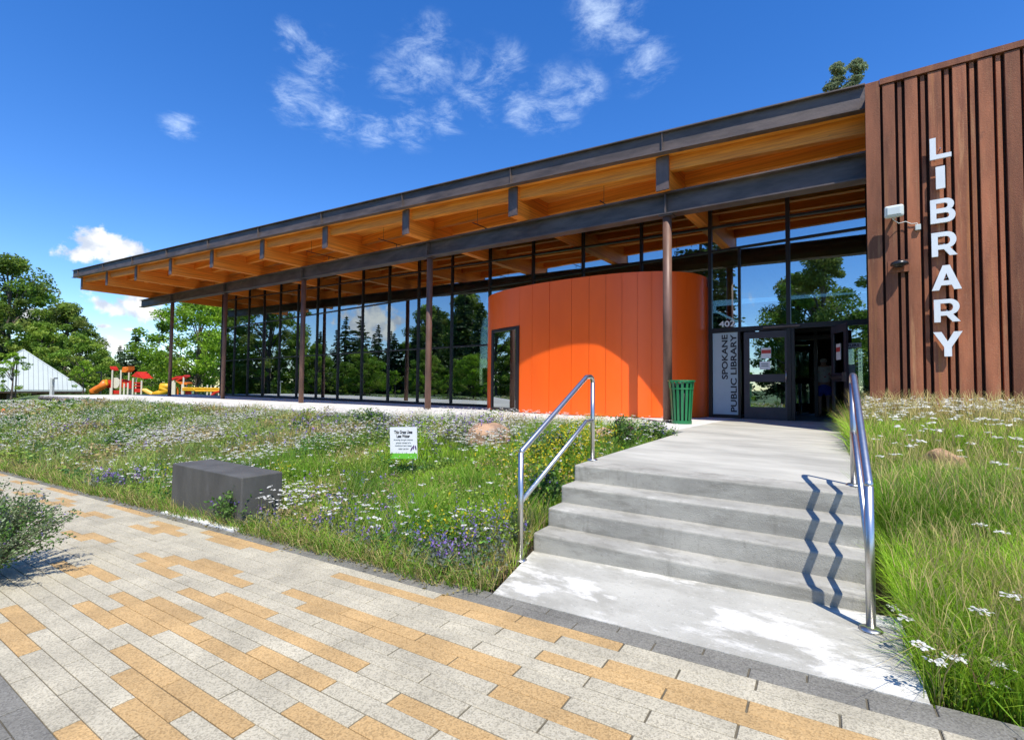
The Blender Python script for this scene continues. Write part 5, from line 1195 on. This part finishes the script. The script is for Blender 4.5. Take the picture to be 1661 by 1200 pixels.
def build_playground():
    d = 48.; Z0 = .17
    def P(px, py, dd=0.): return far(px, py, d+dd)
    def G(px, dd=0.): q = P(px, 640, dd); return Vector((q.x, q.y, Z0))
    def post(px, ytop, par, dd=0., mat=None): b = G(px, dd); tp = P(px, ytop, dd); m = MB(); m.tube([b-Vector((0, 0, .1)), (b.x, b.y, tp.z)], .075, 8); m.obj('post', mat or m_pbe, par)
    def panel(x0, x1, y0, y1, mat, nm, par, dd=0., th=.08):
        a, b = P(x0, y1, dd), P(x1, y1, dd); c, e = P(x1, y0, dd), P(x0, y0, dd); m = MB(); m.prism([a, b, c, e], _fw*th); m.obj(nm, mat, par)
    def canopy(pts, mat, par, dd=0., th=.8):
        m = MB(); m.prism([P(x, y, dd) for x, y in pts], _fw*th); m.obj('canopy', mat, par)
    t = empty('play_structure', G(205), 'red and orange play structure with beige posts and slides', 'playground', 'playground equipment')
    for px, yt in ((181, 600), (195, 600), (208, 601), (215, 613), (220, 612), (229, 617), (179, 629), (201, 622), (207, 621), (212, 629)): post(px, yt, t, .0 if px % 2 else 1.2)
    panel(172, 188, 616, 629, m_prd, 'wall_panel', t, .3); m = MB(); c = P(187, 621, .2); ring = [c+_r*.42*math.cos(a)+_u*.55*math.sin(a) for a in np.linspace(0, 2*math.pi, 15)[:-1]]; m.prism(ring, _fw*.1); m.obj('bubble_window', m_pbe, t)
    panel(189, 193, 615, 628, m_prd, 'wall_panel', t, .3); panel(197, 206, 615, 628, m_prd, 'wall_panel', t, .5); panel(199, 202, 620, 631, m_por, 'wall_panel', t, .1); panel(206, 213, 617, 630, m_prd, 'wall_panel', t, .5)
    panel(216, 231, 620, 622, m_prd, 'rail', t, .1); panel(216, 231, 625, 627, m_prd, 'rail', t, .1); panel(216, 231, 630, 636, m_prd, 'rail', t, .2); panel(180, 196, 633, 639, m_prd, 'wall_panel', t, .2); panel(221, 229, 621, 634, m_prd, 'wall_panel', t, .6)
    canopy([(197, 603), (199, 595), (203, 597), (208, 594), (208, 600), (203, 604)], m_por, t); canopy([(178, 594), (181, 598), (182, 601), (179, 598)], m_prd, t); canopy([(213, 610), (221, 603), (232, 614)], m_prd, t, 0, 1.4)
    m = MB(); m.tube([P(172, 620), P(165, 627), P(157, 631), P(152, 634), P(153, 639)], [.35, .34, .34, .36, .36], 10); m.obj('tube_slide', m_por, t, smooth=True)
    for k in range(3):
        m = MB(); m.tube([P(232+k*2, 632), P(240+k*2.5, 637), P(247+k*2, 640.5)], .16, 6); m.obj('slide_lane', m_pyl, t)
    panel(170, 174, 615, 624, m_pyl, 'slide_hood', t, -.2)
    t = empty('climbing_structure', G(310), 'yellow and red climbing structure with long monkey bars behind the columns', 'playground', 'playground equipment')
    for px, yt in ((281, 617), (283, 620), (295, 623), (297, 611), (302, 622), (310, 627), (336, 624), (342, 626), (279, 618), (355, 627)): post(px, yt, t, 0. if px % 2 else 1.)
    m = MB(); m.tube([P(250, 640), P(262, 637), P(272, 633), P(262, 629), P(262, 626), P(276, 627)], [.3, .33, .33, .33, .3, .3], 9); m.obj('spiral_slide', m_pyl, t, smooth=True)
    panel(276, 281, 624, 638, m_pyl, 'wall_panel', t, .4); panel(293, 297, 623, 640, m_prd, 'wall_panel', t, .4); panel(286, 289, 628, 640, m_por, 'wall_panel', t, .4); panel(300, 310, 633, 640, m_prd, 'wall_panel', t, .2)
    canopy([(275, 614), (287, 610), (288, 613), (276, 617)], m_prd, t); canopy([(284, 617), (299, 608), (300, 611), (287, 618)], m_prd, t); canopy([(285, 618), (304, 621), (303, 624), (292, 623)], m_por, t)
    for yy in (629.5, 632.5): m = MB(); m.tube([P(296, yy), P(358, yy+1)], .09, 6); m.obj('overhead_bar', m_pyl, t)
    m = MB(); m.tube([P(314, 630), P(318, 634), P(328, 634), P(358, 634)], .1, 6); m.obj('overhead_bar', m_pyl, t)
    m = MB(); m.tube([P(344, 641), P(350, 636), P(357, 634.5)], .14, 6); m.obj('arch', m_prd, t)
build_playground()
def build_small_far():
    c = onZ(84, 641, .5); c = far(84, 640.5, 30.); b = Vector((c.x, c.y, gz(c.x, c.y)-.05))
    t = empty('bollard_light', b, 'short grey bollard light with an arm at the terrace end', 'bollard light'); tp = far(84, 612, 30.)
    m = MB(); m.rbox(b, .16, .16, tp.z-b.z, .6); m.obj('post', m_fl, t, bevel=.01); q = far(88, 613.5, 30.); m = MB(); m.rbox((q.x, q.y, tp.z-.1), .42, .18, .1, -YAW*0+.66*-1); m.obj('arm', m_fl, t, bevel=.01)
    c = far(163, 640, 52); b = Vector((c.x, c.y, gz(c.x, c.y))); tp = far(163, 604, 52)
    t = empty('lamp_post', b, 'thin black lamp post beside the play structure', 'lamp post'); m = MB(); m.tube([b, (b.x, b.y, tp.z)], [.09, .06], 8); m.obj('pole', m_black, t); a = far(156, 604.6, 52); m = MB(); m.tube([(b.x, b.y, tp.z), a], .07, 6); m.obj('lamp_head', m_black, t)
    c = far(25, 640, 50); b = Vector((c.x, c.y, gz(c.x, c.y))); tp = far(25, 586, 50)
    t = empty('lamp_post', b, 'dark lamp post with a lantern in front of the pavilion', 'lamp post'); m = MB(); m.tube([b, (b.x, b.y, tp.z)], .06, 8); m.obj('pole', m_black, t); m = MB(); m.lathe((b.x, b.y, tp.z), [(.1, 0), (.2, .1), (.18, .45), (.05, .6)], 10); m.obj('lantern', m_black, t)
    c = onY(5, 674, 2.6); 
    d = ray(5, 675)
    for tt in np.linspace(6, 60, 800):
        q = d*tt+Vector((0, 0, EYE))
        if q.z < gz(q.x, q.y)+.05: break
    b = Vector((q.x, q.y, gz(q.x, q.y)-.02)); k = (q-Vector((0, 0, EYE))).dot(_fw)/FPX
    t = empty('traffic_cone', b, 'small orange marker cone in the meadow at the left edge', 'cone'); m = MB(); m.lathe(b, [(5.5*k, 0), (5.5*k, 1.*k), (3.6*k, 1.2*k), (1.6*k, 14*k), (1.2*k, 14.4*k)], 14); m.obj('cone_body', m_por, t, smooth=True); m = MB(); m.lathe(b+Vector((0, 0, 6*k)), [(2.95*k, 0), (2.5*k, 3*k)], 14); m.obj('white_band', m_white, t)
    # pale park walk crossing behind the meadow on the left
    m = MB(); a, b_ = far(-120, 652, 40), far(92, 646, 42); n = Vector((0, 2.2, 0)); m.hexa([(a.x, a.y, -.7), (b_.x, b_.y, -.7), (b_.x, b_.y+2.2, -.7), (a.x, a.y+2.2, -.7), (a.x, a.y, -.26), (b_.x, b_.y, -.1), (b_.x, b_.y+2.2, -.1), (a.x, a.y+2.2, -.26)]); o = m.obj('park_walk', m_slab); tag(o, kind='structure')
build_small_far()
